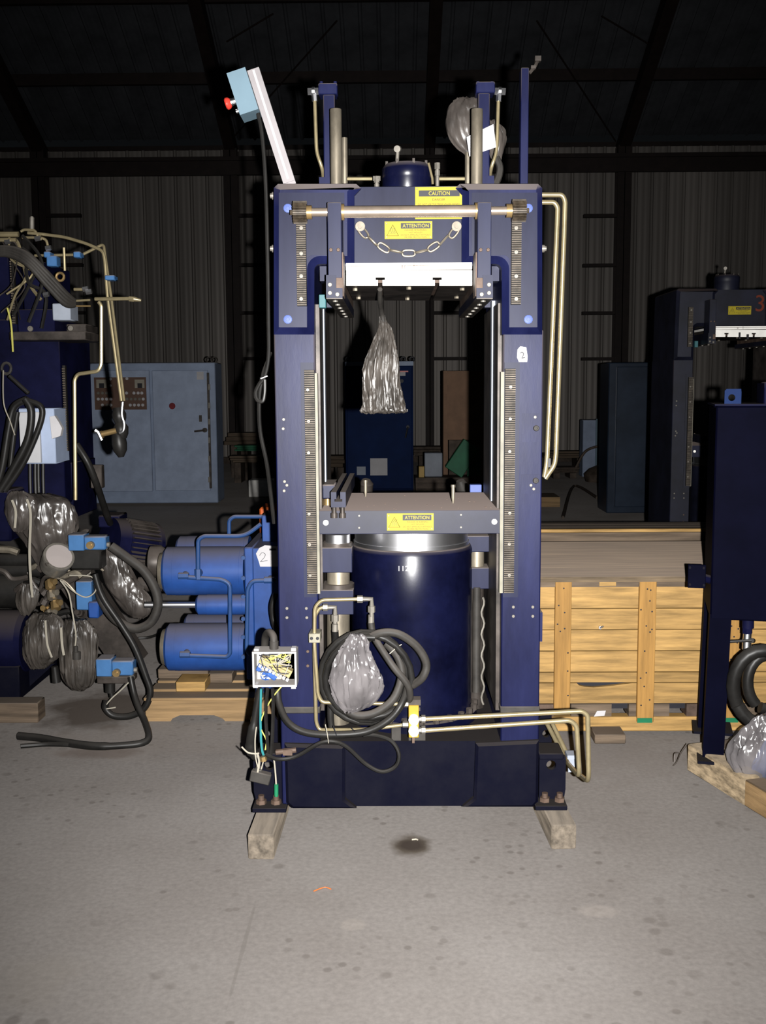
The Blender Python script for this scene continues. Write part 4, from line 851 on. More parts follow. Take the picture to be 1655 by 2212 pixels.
# ================================================================== tank on the pallet at the right edge
A_ = PZ(1484, 1664); Bp = PZ(1655, 1770); ang = math.atan2(Bp.y - A_.y, Bp.x - A_.x); PH = .105
MP = Matrix.Translation(A_) @ Matrix.Rotation(ang, 4, 'Z')
pal = thing('pallet', 'rough timber pallet under the tank at the right edge', 'pallet', tuple(A_))
def pb(x0, x1, y0, y1, z0, z1): return B().box(x0, x1, y0, y1, z0, z1, .004, M=MP)
for x0, x1 in ((0, .36), (.362, 1.3)): part('front_timber', pb(x0, x1, 0, .075, 0, PH - (0 if x0 == 0 else .01)), m_woody if x0 == 0 else m_pall, pal)
part('back_timber', pb(.0, .09, .08, .9, 0, PH), m_wood, pal); part('back_timber', pb(.0, 1.3, .9, .98, 0, PH), m_wood, pal); part('back_timber', pb(.9, .98, .08, .9, 0, PH), m_wood, pal)
for k in range(4): part('deck_board', pb(.0 if k else .1, 1.3, .08 + k * .21, .26 + k * .21, PH - .045, PH - .022), m_wood, pal)
b = B(); b.tube(spline([A_ + Vector((-.0, 0, PH)), A_ + Vector((-.03, -.02, .075)), A_ + Vector((-.045, -.02, .04)), A_ + Vector((-.06, -.03, .03))]), .002, 5).tube(spline([A_ + Vector((-.03, -.02, .075)), A_ + Vector((-.05, -.01, .07)), A_ + Vector((-.055, -.02, .04))]), .002, 5); part('splinter', b, m_dirt, pal)
LEG = PZ(1540, 1640, PH - .02); YTk = LEG.y
tx0 = P(1535, 1300, YTk).x; tx1 = tx0 + .75
zt0, zt1 = P(1600, 1338, YTk).z, P(1610, 877, YTk).z
m_tank = mat('navy tank enamel', (.0011, .0012, .0048), .6, var=.25, vscale=3, spec=.01)
tank = thing('hopper_tank', 'dark navy tank on angle legs at the right edge', 'tank', (tx0, YTk, PH))
b = B(); b.box(tx0, tx1, YTk, YTk + .42, zt0, zt1, .006); part('tank_body', b, m_tank, tank)
b = B(); b.box(tx0 - .006, tx1, YTk - .012, YTk + .43, zt1, zt1 + .008, .001); part('lid', b, m_navyf, tank)
lw_ = .075
for lx, ly in ((tx0, YTk), (tx1 - lw_, YTk), (tx0, YTk + .35), (tx1 - lw_, YTk + .35)):
    b = B(); dx = -.012; z0 = PH - .022
    b.loft([[Vector((lx + dx * (1 - k) + a_, ly + c_, z)) for a_, c_ in ((0, 0), (lw_, 0), (lw_, .01), (.01, .01), (.01, .07), (0, .07))] for k, z in ((0, z0), (1, zt0 + .02))], smooth=False)
    for v in b.bm.verts: v.co.y += .001
    lg = part('leg', b, m_tank, tank)
    b = B(); b.box(lx - .03, lx + .12, ly - .05, ly + .1, PH - .0225, PH - .012); part('leg_foot', b, m_navyo, tank)
b = B(); q0, q1 = P(1565, 878, YTk), P(1601, 840, YTk); b.holed(q0.x, q1.x, q0.z, q1.z, YTk + .02, YTk + .03, (q0.x + q1.x) / 2 - .004, (q0.z + q1.z) / 2, .012); part('lifting_lug', b, m_blued, tank)
for px in (1648,):
    b = B(); q0, q1 = P(px, 878, YTk), P(px + 30, 825, YTk); b.box(q0.x, q1.x, YTk + .05, YTk + .3, q0.z, q1.z, .004); part('top_flange', b, m_navyf, tank)
b = B(); q0, q1 = P(1490, 1272, YTk - .02), P(1529, 1221, YTk - .02); b.box(q0.x, q1.x, YTk - .02, YTk - .008, q0.z, q1.z, .002); fl_ = part('flange_plate', b, m_tank, tank)
bolts([(1495, 1228), (1524, 1228), (1524, 1265), (1495, 1265)], YTk - .02, .005, m_navyo, fl_)
b = B(); b.cyl(P(1506, 1245, YTk - .008), P(1540, 1256, YTk + .08), .016).cyl(P(1508, 1240, YTk - .01), P(1508, 1240, YTk + .03), .014); part('arm', b, m_navyf, tank)
YV = YTk + .03
b = B(); q = P(1608, 1338, YV); b.cyl(q + Vector((0, 0, .02)), P(1608, 1352, YV), .021).hexa(P(1607, 1352, YV), P(1607, 1364, YV), .018); part('outlet', b, m_navyf, tank)
b = B(); b.cyl(P(1607, 1362, YV), P(1606, 1376, YV), .015).cyl(P(1606, 1376, YV), P(1605, 1398, YV), .0165, n=12); part('ball_valve', b, m_chrome, tank)
b = B(); b.cyl(P(1618, 1379, YV - .018), P(1618, 1379, YV + .005), .009, n=10).tube(PP([(1618, 1379, YV - .02), (1590, 1382, YV - .022), (1565, 1385, YV - .022)]), [.006, .005, .006], 8); part('valve_handle', b, m_rub, tank)
tank.rotation_euler = (0, 0, math.radians(-13))
YHs = YTk - .05
b = B(); pts = [P(1650 + 66 * math.cos(t), 1482 + (80 + 3 * math.sin(t)) * math.sin(t), YHs + .03 * math.cos(t * .5)) for t in [PI * .75 + i * PI / 12 for i in range(26)]]
b.tube(pts, .0245, 14); solo('hose', b, m_rub, 'outer fat black hose loop at the right edge before the crate', 'hose')
b = B(); pts = [P(1657 + 42 * math.cos(t), 1474 + 58 * math.sin(t), YHs + .05) for t in [PI * .7 + i * PI / 12 for i in range(24)]]
b.tube(pts, .021, 14); solo('hose', b, m_rub, 'inner fat black hose loop at the right edge before the crate', 'hose')
b = B(); b.bag([(1660, 1545, 14), (1652, 1560, 28), (1640, 1590, 45), (1635, 1625, 60), (1640, 1660, 56), (1648, 1690, 42), (1650, 1704, 30)], YHs - .12, .5, 9, .14, 6, 64, 6); solo('plastic_bag', b, m_bag, 'shiny clear plastic bag on the pallet at the right edge', 'bag')
b = B(); b.bag([(1665, 1600, 12), (1660, 1640, 30), (1655, 1668, 34), (1655, 1690, 20)], YHs - .11, .45, 5, .15, 3, 28, 4); solo('rag', b, m_tblue, 'dark blue bundle seen inside the shiny bag at the right edge', 'bundle')
# ================================================================== blue cylinder unit on its pallet at the left
YU_ = 4.62
bu = thing('hydraulic_power_unit', 'bright blue hydraulic cylinder unit on a wooden pallet left of the press', 'hydraulic unit', P(480, 1470, YU_ + .3))
def hc(px0, px1, pyt, pyb, Yc, m_, nm, parent, edge=.012, n=36, front=None):
    c0 = P(px0, (pyt + pyb) / 2, Yc); c1 = P(px1, (pyt + pyb) / 2, Yc); r = (pyb - pyt) / 2 * S(Yc)
    c1.z = c0.z = (c0.z + c1.z) / 2; Lc = c1.x - c0.x
    b = B(); b.lathe(c0, (1, 0, 0), [(0, r * .55), (.001, r - edge), (edge, r), (.05, r), (.0505, r + .001), (Lc - .02, r + .001), (Lc - .0195, r), (Lc, r)], n=n)
    return part(nm, b, m_, parent), c0, r
yc1, yc2 = YU_ + .11, YU_ + .42
b = B(); q0, q1 = P(553, 1504, YU_ + .02), P(640, 1182, YU_ + .02); b.box(q0.x, q1.x, YU_ + .0, YU_ + .5, q0.z, q1.z, .004); blk = part('valve_block', b, m_blue, bu)
b = B(); b.box(P(530, 1300, YU_ + .02).x, q0.x + .002, YU_ + .01, YU_ + .49, P(540, 1470, YU_).z, P(540, 1183, YU_).z + .0, .006); part('flange', b, m_blue, bu)
b = B(); b.box(P(569, 1150, YU_ + .25).x, P(640, 1150, YU_ + .25).x, YU_ + .2, YU_ + .4, q1.z - .002, P(580, 1113, YU_ + .2).z, .004); part('upper_block', b, m_blue, bu)
for px0, px1, t, u, yc in ((357, 532, 1180, 1286, yc1), (362, 532, 1345, 1449, yc1), (385, 540, 1157, 1253, yc2), (402, 540, 1325, 1420, yc2)):
    o, c0, r = hc(px0, px1, t, u, yc, m_blue, 'cylinder', bu)
    if yc == yc1:
        b = B(); b.lathe(c0 + Vector((-.02, 0, 0)), (1, 0, 0), [(0, r * .5), (.001, r * .75), (.025, r * .8)], n=32); part('end_ring', b, m_steel, o)
o, c0, r = hc(424, 535, 1284, 1328, YU_ + .06, m_blue, 'small_cylinder', bu)
b = B(); b.cyl(c0 + Vector((-.23, 0, .0)), c0 + Vector((.01, 0, 0)), .0145, n=20); part('piston_rod', b, m_chrome, bu, 'chrome rod')
b = B(); q = P(345, 1214, yc1 + .15); b.lathe(q + Vector((-.05, 0, 0)), (1, 0, 0), [(0, .05), (.01, .075), (.06, .075), (.08, .06)], n=24); part('end_cap', b, m_dirt, bu)
b = B(); b.cyl(P(300, 1262, yc2), P(360, 1262, yc2), .035); part('rear_pipe', b, m_dirt, bu)
YT_ = YU_ - .04
for pts in ([(428, 1236), (428, 1166), (440, 1158), (530, 1158), (564, 1132)], [(405, 1247), (480, 1252), (497, 1262), (497, 1412), (490, 1419), (408, 1416)], [(596, 1253), (545, 1255), (535, 1272), (533, 1405), (541, 1414)]):
    b = B(); b.tube(bend(PP(pts, YT_), .04), .0095, 10); part('oil_tube', b, m_tubeb, bu)
b = B(); b.tube(bend(PP([(495, 1160), (495, 1124), (505, 1116), (575, 1116)], YU_ + .25), .04), .0095, 10); part('oil_tube', b, m_tubeb, bu)
for px, py, d_ in ((397, 1244, 1), (428, 1240, 0), (400, 1414, 1), (582, 1253, 1)):
    b = B(); q = P(px, py, YT_); v = Vector((.022, 0, 0)) if d_ else Vector((0, 0, .022)); b.hexa(q - v, q + v, .015).cyl(q, q + Vector((0, .05, 0)), .014); part('fitting', b, m_tubeb, bu)
bolts([(526, 1204), (526, 1248), (526, 1288), (526, 1336), (526, 1375), (526, 1418)], YU_ + .0, .01, m_tubeb, bu, .012, hexhead=True)
b = B(); b.pprism([(553, 1196), (560, 1184), (572, 1178), (600, 1180), (604, 1224), (562, 1224), (560, 1216)], YU_ - .012, .003); tg = part('paper_tag', b, m_paper, bu, 'white paper tag with handwriting')
b = B(); b.tube(spline(PP([(561, 1200), (566, 1194), (573, 1197), (571, 1204), (564, 1212), (563, 1213), (578, 1211)], YU_ - .0135)), .0012, 4).pbox(582, 1185, 596, 1189, YU_ - .0135, .001); part('handwriting', b, m_black, tg)
b = B(); b.tube(spline(PP([(596, 1282, YU_ - .3), (588, 1310, YU_ - .3), (592, 1345, YU_ - .3), (602, 1380, YU_ - .35), (606, 1480, YU_ - .5), (608, 1640, 4.0), (612, 1655, 4.05)])), .012, 10); solo('hose', b, m_rub, 'black hose bulging out behind the left column', 'hose')
b = B(); b.box(P(560, 1100, 5.3).x, P(600, 1100, 5.3).x, 5.3, 5.5, 0, P(580, 1096, 5.3).z, .01); solo('orange_bin', b, m_orange, 'orange plastic bin glimpsed behind the blue unit and left column', 'bin')
# pallet
YPl = PZ(420, 1558).y; PHt = P(420, 1506, YPl).z
pl = thing('pallet', 'wooden pallet with notched stringer under the blue cylinder unit', 'pallet', P(440, 1558, YPl))
xl0, xl1 = P(312, 1530, YPl).x, P(640, 1530, YPl).x; X2 = lambda px: P(px, 1530, YPl).x; Z2 = lambda py: P(420, py, YPl).z
for k in range(3):
    yy = YPl + k * .42; b = B()
    b.prism([(xl0 + .005, 0), (X2(368), 0), (X2(372), Z2(1552)), (X2(388), Z2(1545)), (X2(462), Z2(1545)), (X2(480), Z2(1552)), (X2(486), 0), (xl1, 0), (xl1, Z2(1513)), (xl0 + .005, Z2(1513))], yy, yy + .04); part('stringer', b, m_pall, pl)
for k in range(7):
    b = B(); yy = YPl - .01 + k * .14; b.box(xl0, xl1, yy, yy + .1, Z2(1513) + .001, Z2(1506), .002); part('deck_board', b, m_pall, pl)
for (p0, p1, yy, nm, lab, m_) in ((380, 443, YPl + .08, 'wood_chock', 'light wood chock at the front of the left pallet', m_pine), (342, 450, YPl + .3, 'wood_chock', 'long dark chock behind the light one on the left pallet', m_wood), (450, 502, YPl + .22, 'wood_chock', 'brown chock right of the light one on the left pallet', m_wood)):
    b = B(); q = P(p0, 1480, yy); e = P(p1, 1480, yy); zb_ = Z2(1506) + .001; b.box(q.x, e.x, yy, yy + .14, zb_, zb_ + .045, .003); solo(nm, b, m_, lab, 'chock')
# supports under the cylinders so that the unit rests on the chocks
for px, yy in ((470, YU_ + .2), (400, YU_ + .2)):
    b = B(); q = P(px, 1450, yy); b.box(q.x - .05, q.x + .05, yy, yy + .3, Z2(1506) + .046, P(px, 1440, YU_ + .11).z, .003); part('saddle', b, m_blue, bu)
# ================================================================== the stripped press at the left edge
YL = 4.75
lp = thing('hydraulic_press', 'dark stripped press with tangled tubes, hoses and bags at the left edge', 'press', (P(40, 1300, YL).x, YL + .3, .09))
def lbox(nm, x0, y0, x1, y1, Y, d, m_=m_navyf, bev=.004, label=None, parent=lp):
    return part(nm, B().pbox(x0, y0, x1, y1, Y, d, bev), m_, parent, label)
lbox('column', -60, 690, 134, 1090, YL + .25, .5)
lbox('upper_column', 50, 565, 96, 692, YL + .2, .4); lbox('upper_column', -60, 540, 20, 692, YL + .3, .4)
lbox('crossbeam', 38, 668, 118, 735, YL + .12, .2); lbox('ledge', 20, 716, 185, 735, YL + .1, .3, m_dirt)
lbox('bracket', 113, 655, 152, 692, YL + .1, .12, m_gbox, label='grey bracket'); lbox('arm', 120, 700, 186, 720, YL + .3, .2, m_dirt)
lbox('lower_column', 40, 1000, 158, 1120, YL + .35, .4)
for x0, x1, y0, y1 in ((28, 35, 560, 700), (131, 137, 790, 975)):
    q0, q1 = P(x0, 700, YL + .19), P(x1, 700, YL + .19); gear_rack(q0.x, q1.x, P(30, y1, YL + .19).z, P(30, y0, YL + .19).z, YL + .19, .02, .011, lp)
bolts([(66, 710), (153, 709)], YL + .1, .013, m_fit, lp)
b = B(); pts = [P(14 + 10 * math.cos(t * PI / 8), 796 + 12 * math.sin(t * PI / 8), YL + .2) for t in range(16)]; b.tube(pts, .007, 8, closed=True); part('eye_ring', b, m_rubg, lp)
b = B(); b.pbox(0, 1075, 45, 1140, YL + .1, .3).pbox(-60, 1060, 22, 1170, YL + .05, .4, .01); part('motor_body', b, m_navyf, lp, kind='stuff')
tb = lambda pts, r, nm='oil_tube', m_=m_tube, Y=YL, rad=.03, label=None, n=8: part(nm, B().tube(bend(PP(pts, Y), rad), r, n), m_, lp, label)
tb([(60, 503), (85, 505), (140, 512), (190, 527), (222, 542), (226, 560), (232, 640), (262, 866)], .007)
tb([(178, 550), (224, 527), (226, 545), (240, 640), (268, 866)], .0065, Y=YL + .03)
tb([(213, 652), (219, 660), (219, 788), (212, 802), (168, 808), (161, 820), (162, 960), (163, 1060), (163, 1080)], .0085, Y=YL + .02, rad=.05)
tb([(0, 506), (40, 506)], .012, Y=YL - .02); tb([(0, 518), (35, 518)], .009, Y=YL - .02)
tb([(45, 500), (52, 496), (75, 497), (81, 508), (83, 518)], .006); tb([(48, 513), (88, 513), (100, 518), (103, 530)], .006)
tb([(138, 535), (140, 585)], .006); tb([(75, 552), (178, 550)], .006, Y=YL + .04)
tb([(160, 625), (190, 625)], .007); tb([(155, 650), (195, 648)], .005); tb([(158, 661), (196, 661)], .004, m_=m_brass)
b = B(); b.tube(PP([(205, 646), (280, 645)], YL - .03), .008, 8).hexa(P(279, 645, YL - .03), P(290, 646, YL - .03), .012).cyl(P(290, 646, YL - .03), P(305, 649, YL - .03), .011, .006); part('lance', b, m_tube, lp)
for (x0, y0, x1, y1) in ((94, 543, 108, 556), (100, 552, 122, 575), (158, 543, 173, 556), (226, 594, 247, 605)):
    lbox('tube_clamp', x0, y0, x1, y1, YL - .03, .06, m_lblue)
b = B(); b.cyl(P(69, 495, YL), P(69, 470, YL), .01).cyl(P(69, 478, YL), P(69, 468, YL), .007); part('standpipe', b, m_fit, lp)
for px, py in ((17, 523), (82, 516), (105, 537), (185, 625), (192, 631), (100, 637)):
    b = B(); q = P(px, py, YL - .02); b.hexa(q - Vector((.012, 0, 0)), q + Vector((.012, 0, .004)), .012); part('fitting', b, m_chrome, lp)
b = B(); q = P(130, 598, YL - .02); b.tube([q + Vector((.017 * math.cos(t * PI / 8), 0, .017 * math.sin(t * PI / 8))) for t in range(17)], .006, 8); part('ring_fitting', b, m_brass, lp)
b = B(); q = P(255, 880, YL); b.lathe(q, (.1, 0, -1), [(0, .02), (.03, .032), (.05, .03), (.07, .022), (.09, .034), (.12, .03), (.14, .02)], n=14); part('valve_body', b, m_rub, lp)
b = B(); b.lathe(P(254, 930, YL), (.1, 0, -1), [(0, .02), (.02, .03), (.06, .034), (.09, .03), (.12, .012)], n=12); part('valve_body', b, m_rub, lp)
b = B(); b.tube(spline(PP([(265, 868), (263, 895), (268, 915), (266, 930), (258, 935)], YL - .03)), .007, 8); part('oil_tube', b, m_chrome, lp)
b = B(); b.cyl(P(218, 938, YL - .02), P(252, 930, YL - .02), .013).cyl(P(214, 940, YL - .02), P(222, 938, YL - .02), .017); part('valve_stem', b, m_brass, lp)
b = B(); b.tube(PP([(206, 930), (212, 934), (220, 951)], YL - .04), [.012, .009, .008], 8); part('valve_handle', b, m_chrome, lp)
# grey terminal box with its white door
jb2 = lbox('terminal_box', 42, 882, 119, 1002, YL + .02, .2, m_greyd, label='grey terminal box'); 
b = B(); q0, q1 = P(45, 1000, YL), P(84, 890, YL); b.box(q0.x, q1.x, YL - .0, YL + .018, q0.z, q1.z, .002); part('door', b, mat('off white door', (.33, .33, .34), .5, var=.06), jb2, 'white door')
b = B(); b.pprism([(107, 900), (118, 898), (127, 912), (134, 925), (130, 942), (112, 948)], YL - .01, .03); part('torn_label', b, m_paper, jb2)
# hoses
def lh(pts, r, label, m_=m_rubg, Y=YL - .06, nm='hose', n=10, cat='hose'): return solo(nm, B().tube(spline(PP(pts, Y)), r, n), m_, label, cat)
for i in range(4):
    lh([(-20, 538 + i * 4, YL - .08), (20, 536 + i * 5, YL - .1), (60, 550 + i * 7, YL - .12), (100, 588 + i * 9, YL - .1), (140, 632 + i * 8, YL - .05), (160, 650 + i * 3, YL)], .0125, ('topmost', 'second from top', 'third from top', 'lowest')[i] + ' of four dusty hoses arching over the left press')
lh([(55, 862), (68, 890), (60, 950), (30, 1010), (0, 1060)], .017, 'left black hose falling across the white terminal box door', m_rub)
lh([(62, 866), (88, 878), (90, 905), (70, 960), (45, 1010), (10, 1060)], .013, 'right black hose falling across the white terminal box door', m_rub)
lh([(60, 862), (30, 880), (18, 930), (5, 1010), (-10, 1060)], .016, 'outer black hose left of the white terminal box door', m_rub, YL - .03)
lh([(38, 890), (30, 940), (22, 1010)], .012, 'inner black hose left of the white terminal box door', m_rub, YL)
lh([(20, 812), (40, 830), (62, 850)], .009, 'dark hose from the ring on the left press to the terminal box hoses', m_rub)
for k, x in enumerate((65, 76, 83, 93)):
    lh([(x, 1000), (x, 1030), (x + 1, 1066)], .008, ('leftmost', 'second', 'third', 'rightmost')[k] + ' black cable below the grey terminal box', m_rub, YL + .12, 'cable', 8, 'cable')
lh([(7, 800), (8, 870), (22, 910), (32, 940)], .0025, 'thin pale wire hanging down the left press column', m_ww, YL - .1, 'wire', 5, 'wire')
lh([(16, 665), (24, 700), (28, 760)], .004, 'short yellow green wire on the left press column', m_wy, YL - .03, 'wire', 5, 'wire')
lh([(165, 960, YL + .1), (190, 1000, YL + .1), (210, 1050, YL + .15), (230, 1110, YL + .3), (238, 1130, YL + .4)], .016, 'dark diagonal hose before the grey cabinet', m_rub)
lbox('motor_bracket', 195, 1005, 220, 1055, YL + .2, .05, m_dirt)
# navy drum and base at the left edge
c0 = P(-120, 1388, YL + .05); c1 = P(62, 1388, YL + .05); r = 72 * S(YL + .05); c1.z = c0.z
b = B(); b.lathe(c0, (1, 0, 0), [(0, .02), (.001, r), ((c1 - c0).length - .02, r), ((c1 - c0).length, r - .02), ((c1 - c0).length + .001, .02)], n=40); part('drum', b, m_navyf, lp)
lbox('base', -120, 1440, 42, 1512, YL - .08, .8, m_navyo)
b = B(); b.prism([(P(40, 1445, YL).x, P(40, 1445, YL).z), (P(110, 1440, YL).x, P(110, 1440, YL).z), (P(44, 1500, YL).x, P(40, 1500, YL).z)], YL + .05, YL + .07); part('gusset', b, m_navyo, lp)
b = B(); a_, e_ = P(150, 1240, YL + .25), P(282, 1440, YL + .25); dd = (e_ - a_).normalized(); nn = Vector((dd.z, 0, -dd.x)) * .075
b.loft([[a_ - nn, a_ + nn, a_ + nn + Vector((0, .1, 0)), a_ - nn + Vector((0, .1, 0))], [e_ - nn, e_ + nn, e_ + nn + Vector((0, .1, 0)), e_ - nn + Vector((0, .1, 0))]], smooth=False); part('diagonal_arm', b, m_dirt, lp)
for x0, x1, ya, yb in ((-40, 110, 1205, 1215), (-40, 90, 1225, 1240), (-40, 60, 1255, 1300)):
    b = B(); q = P(x0, (ya + yb) / 2, YL + .15); e = P(x1, (ya + yb) / 2, YL + .15); b.cyl(q, e, .03 if yb - ya < 20 else .08, n=20); part('pipe', b, m_rub, lp)
rnd = random.Random(31)
for k in range(16):
    x, y = rnd.uniform(-10, 120), rnd.uniform(1160, 1330); pts = [(x, y)]
    for j in range(4): x += rnd.uniform(10, 45) * (1 if k % 3 else -1); y += rnd.uniform(-30, 40); pts.append((max(-20, min(225, x)), max(1150, min(1345, y))))
    b = B(); b.tube(spline(PP(pts, YL + rnd.uniform(.0, .3)), 5), rnd.choice((.006, .009, .013, .018)), 8); part('pipe', b, rnd.choice((m_rub, m_dirt, m_rubg, m_steel)), lp)
for k in range(10):
    x, y = rnd.uniform(20, 200), rnd.uniform(1180, 1420); q = P(x, y, YL + rnd.uniform(-.05, .2)); v = Vector((rnd.uniform(-1, 1), rnd.uniform(-1, .2), rnd.uniform(-1, 1))).normalized() * .025
    b = B(); b.hexa(q - v, q, .02).cyl(q, q + v, .013, n=10); part('adapter', b, rnd.choice((m_steel, m_brass, m_dirt, m_fit)), lp)
for k in range(9):
    x, y = rnd.uniform(0, 70), rnd.uniform(500, 560); b = B(); b.tube(spline(PP([(x, y), (x + rnd.uniform(0, 40), y + rnd.uniform(10, 60)), (x + rnd.uniform(0, 60), y + rnd.uniform(60, 120)), (x + rnd.uniform(-20, 60), y + rnd.uniform(120, 190))], YL + rnd.uniform(-.03, .1)), 5), rnd.choice((.003, .005, .008)), 6); part('pipe', b, rnd.choice((m_rub, m_dirt, m_tube)), lp)
# pressure gauge, blue valves, motor with fins
b = B(); q = P(122, 1212, YL - .1); ax = Vector((.42, -.55, .5)).normalized(); b.lathe(q - ax * .045, ax, [(0, .03), (.002, .062), (.04, .066), (.075, .066), (.08, .07), (.09, .068), (.091, .06), (.088, .02)], n=32); g_ = part('pressure_gauge', b, m_fit, lp, 'round silver pressure gauge')
b = B(); b.lathe(q + ax * .0455, ax, [(0, .058), (.0015, .057)], n=28); part('dial', b, mat('dusty dial glass', (.26, .23, .22), .4, var=.05), g_)
b = B(); q2 = P(105, 1217, YL - .165); b.cyl(q2, q2 + Vector((-.004, -.012, -.003)), .009, n=12); part('bleed_plug', b, m_dirt, g_)
for k, (cx_, cy_) in enumerate(((108, 1255), (112, 1278), (120, 1300), (108, 1320))):
    b = B(); q = P(cx_, cy_, YL - .05); b.hexa(q, q + Vector((.008, -.02, -.03)), .022).cyl(q + Vector((.0, 0, .0)), q + Vector((.03, -.02, .0)), .014, n=10); part('adapter', b, m_steel if k % 2 else m_brass, lp)
def valve(x0, y0, x1, y1, Y, knob):
    v = lbox('solenoid_valve', x0, y0, x0 + (x1 - x0) * .42, y1, Y, .09, m_lblue, .004)
    b = B().pbox(x0 + (x1 - x0) * .42, y0 + 4, x1, y1 - 2, Y + .012, .07, .006); part('valve_end', b, m_lblue, v)
    b = B(); q = P(*knob, Y + .012); b.cyl(q, q - Vector((0, .02, 0)), .017, n=16).cyl(q - Vector((0, .02, 0)), q - Vector((0, .028, 0)), .008, n=10); part('knob', b, m_brass, v)
    b = B(); q = P(x1, (y0 + y1) / 2 + 4, Y + .04); b.hexa(q, q + Vector((.02, 0, 0)), .012); part('end_nut', b, m_fit, v)
valve(147, 1155, 228, 1190, YL - .12, (197, 1177)); valve(207, 1424, 287, 1462, YL - .2, (253, 1452))
lbox('valve_manifold', 150, 1188, 218, 1232, YL - .06, .1, m_rub, .01); lbox('solenoid_valve', 164, 1256, 198, 1318, YL - .06, .08, m_lblue, .004); lbox('solenoid_valve', 190, 1300, 213, 1336, YL - .07, .07, m_blue, .006)
lbox('valve_foot', 209, 1462, 285, 1477, YL - .19, .1, m_dirt, .003)
b = B(); b.cyl(P(238, 1475, YL - .15), P(238, 1495, YL - .15), .022, n=14).cyl(P(240, 1494, YL - .15), P(242, 1506, YL - .15), .011, n=10); part('solenoid', b, m_rub, lp)
b = B(); q = P(285, 1466, YL - .19); b.cyl(q - Vector((0, 0, .012)), q + Vector((0, 0, .012)), .011, n=10); part('connector', b, m_ww, lp)
Ymo = YL + .55
b = B(); c0 = P(235, 1168, Ymo - .14); ax = Vector((.72, .66, -.22)).normalized(); b.lathe(c0, ax, [(0, .05), (.001, .115), (.06, .12), (.07, .105), (.22, .105), (.23, .12), (.25, .118), (.27, .05)], n=36); mo = part('electric_motor', b, m_navyf, lp)
u_ = ax.orthogonal().normalized(); v_ = ax.cross(u_)
for i in range(30):
    a = 2 * PI * i / 30; rd = u_ * math.cos(a) + v_ * math.sin(a); tn = ax.cross(rd) * .0025; p_ = c0 + ax * .072; q_ = c0 + ax * .225
    b = B(); b.loft([[s_ + rd * .1 - tn, s_ + rd * .1 + tn, s_ + rd * .122 + tn, s_ + rd * .122 - tn] for s_ in (p_, q_)], smooth=False); part('cooling_fin', b, m_dirt, mo)
lbox('motor_terminal_box', 212, 1114, 258, 1140, Ymo - .12, .16, m_navyf, .006, parent=mo)
# bags, hoses and cables in front of it
def lbag(prof, label, Y=YL - .12, dr=.55, pl=6, amp=.16, seed=1, m_=m_bagl): return solo('plastic_bag', B().bag(prof, Y, dr, pl, amp, seed, 48, 5), m_, label, 'bag')
lbag([(80, 1068, 22), (88, 1082, 55), (92, 1110, 64), (100, 1145, 62), (110, 1180, 48), (115, 1215, 36), (112, 1236, 16)], 'large dusty plastic bag over the valves at the top of the left tangle', YL + .05, seed=2)
lbag([(38, 1062, 12), (44, 1080, 28), (46, 1110, 30), (44, 1140, 20), (40, 1150, 8)], 'small dusty plastic bag at the left edge above the black pipes', YL - .05, seed=14)
lbag([(228, 1183, 12), (240, 1200, 28), (250, 1230, 30), (264, 1262, 34), (285, 1292, 36), (298, 1320, 28), (300, 1336, 12)], 'plastic bag inside the grey hose loop left of the blue unit', YL + .1, seed=3)
lbag([(95, 1326, 20), (100, 1345, 40), (96, 1380, 46), (92, 1415, 40), (82, 1445, 16)], 'plastic bag at the end of the navy drum', YL - .1, seed=4, m_=m_bagd)
lbag([(165, 1340, 22), (172, 1370, 38), (172, 1410, 40), (172, 1450, 38), (172, 1478, 28), (172, 1492, 12)], 'dark plastic bag with a torn hem left of the lower blue valve', YL - .14, seed=6, m_=m_bagd)
lbag([(60, 1262, 10), (60, 1285, 22), (58, 1310, 20), (56, 1330, 8)], 'smoky plastic bag under the pressure gauge', YL - .02, seed=7, m_=m_bagd)
lh([(212, 1262), (222, 1300), (250, 1338), (290, 1358), (325, 1345), (341, 1310), (335, 1272), (310, 1232), (275, 1205), (240, 1180)], .021, 'thick grey hose loop left of the blue unit', m_rubg, YL - .12, n=12)
lh([(205, 1240), (222, 1290), (262, 1350), (292, 1400), (315, 1460), (325, 1495), (312, 1530), (280, 1547), (245, 1546), (228, 1530), (230, 1515)], .0145, 'black hose hanging in a long loop below the grey hose loop', m_rub, YL - .2)
fl0, fl1 = PZ(310, 1606, .02), PZ(205, 1612, .02)
solo('hose', B().tube(spline([P(282, 1462, YL - .2), P(290, 1500, YL - .22), P(300, 1530, YL - .26), P(312, 1555, YL - .32), PZ(322, 1590, .03), PZ(310, 1604, .018), PZ(270, 1610, .014), PZ(205, 1612, .014), PZ(140, 1604, .014), PZ(90, 1595, .013), PZ(40, 1590, .013)]), [.014] * 40 + [.017] * 21, 10), m_rub, 'black hose lying along the floor at the left', 'hose')
b = B(); b.tube(spline([PZ(150, 1609, .012), PZ(100, 1608, .01), PZ(45, 1612, .01)]), .01, 8); solo('strap', b, m_rub, 'dark strap beside the hose end on the floor at the left', 'strap')
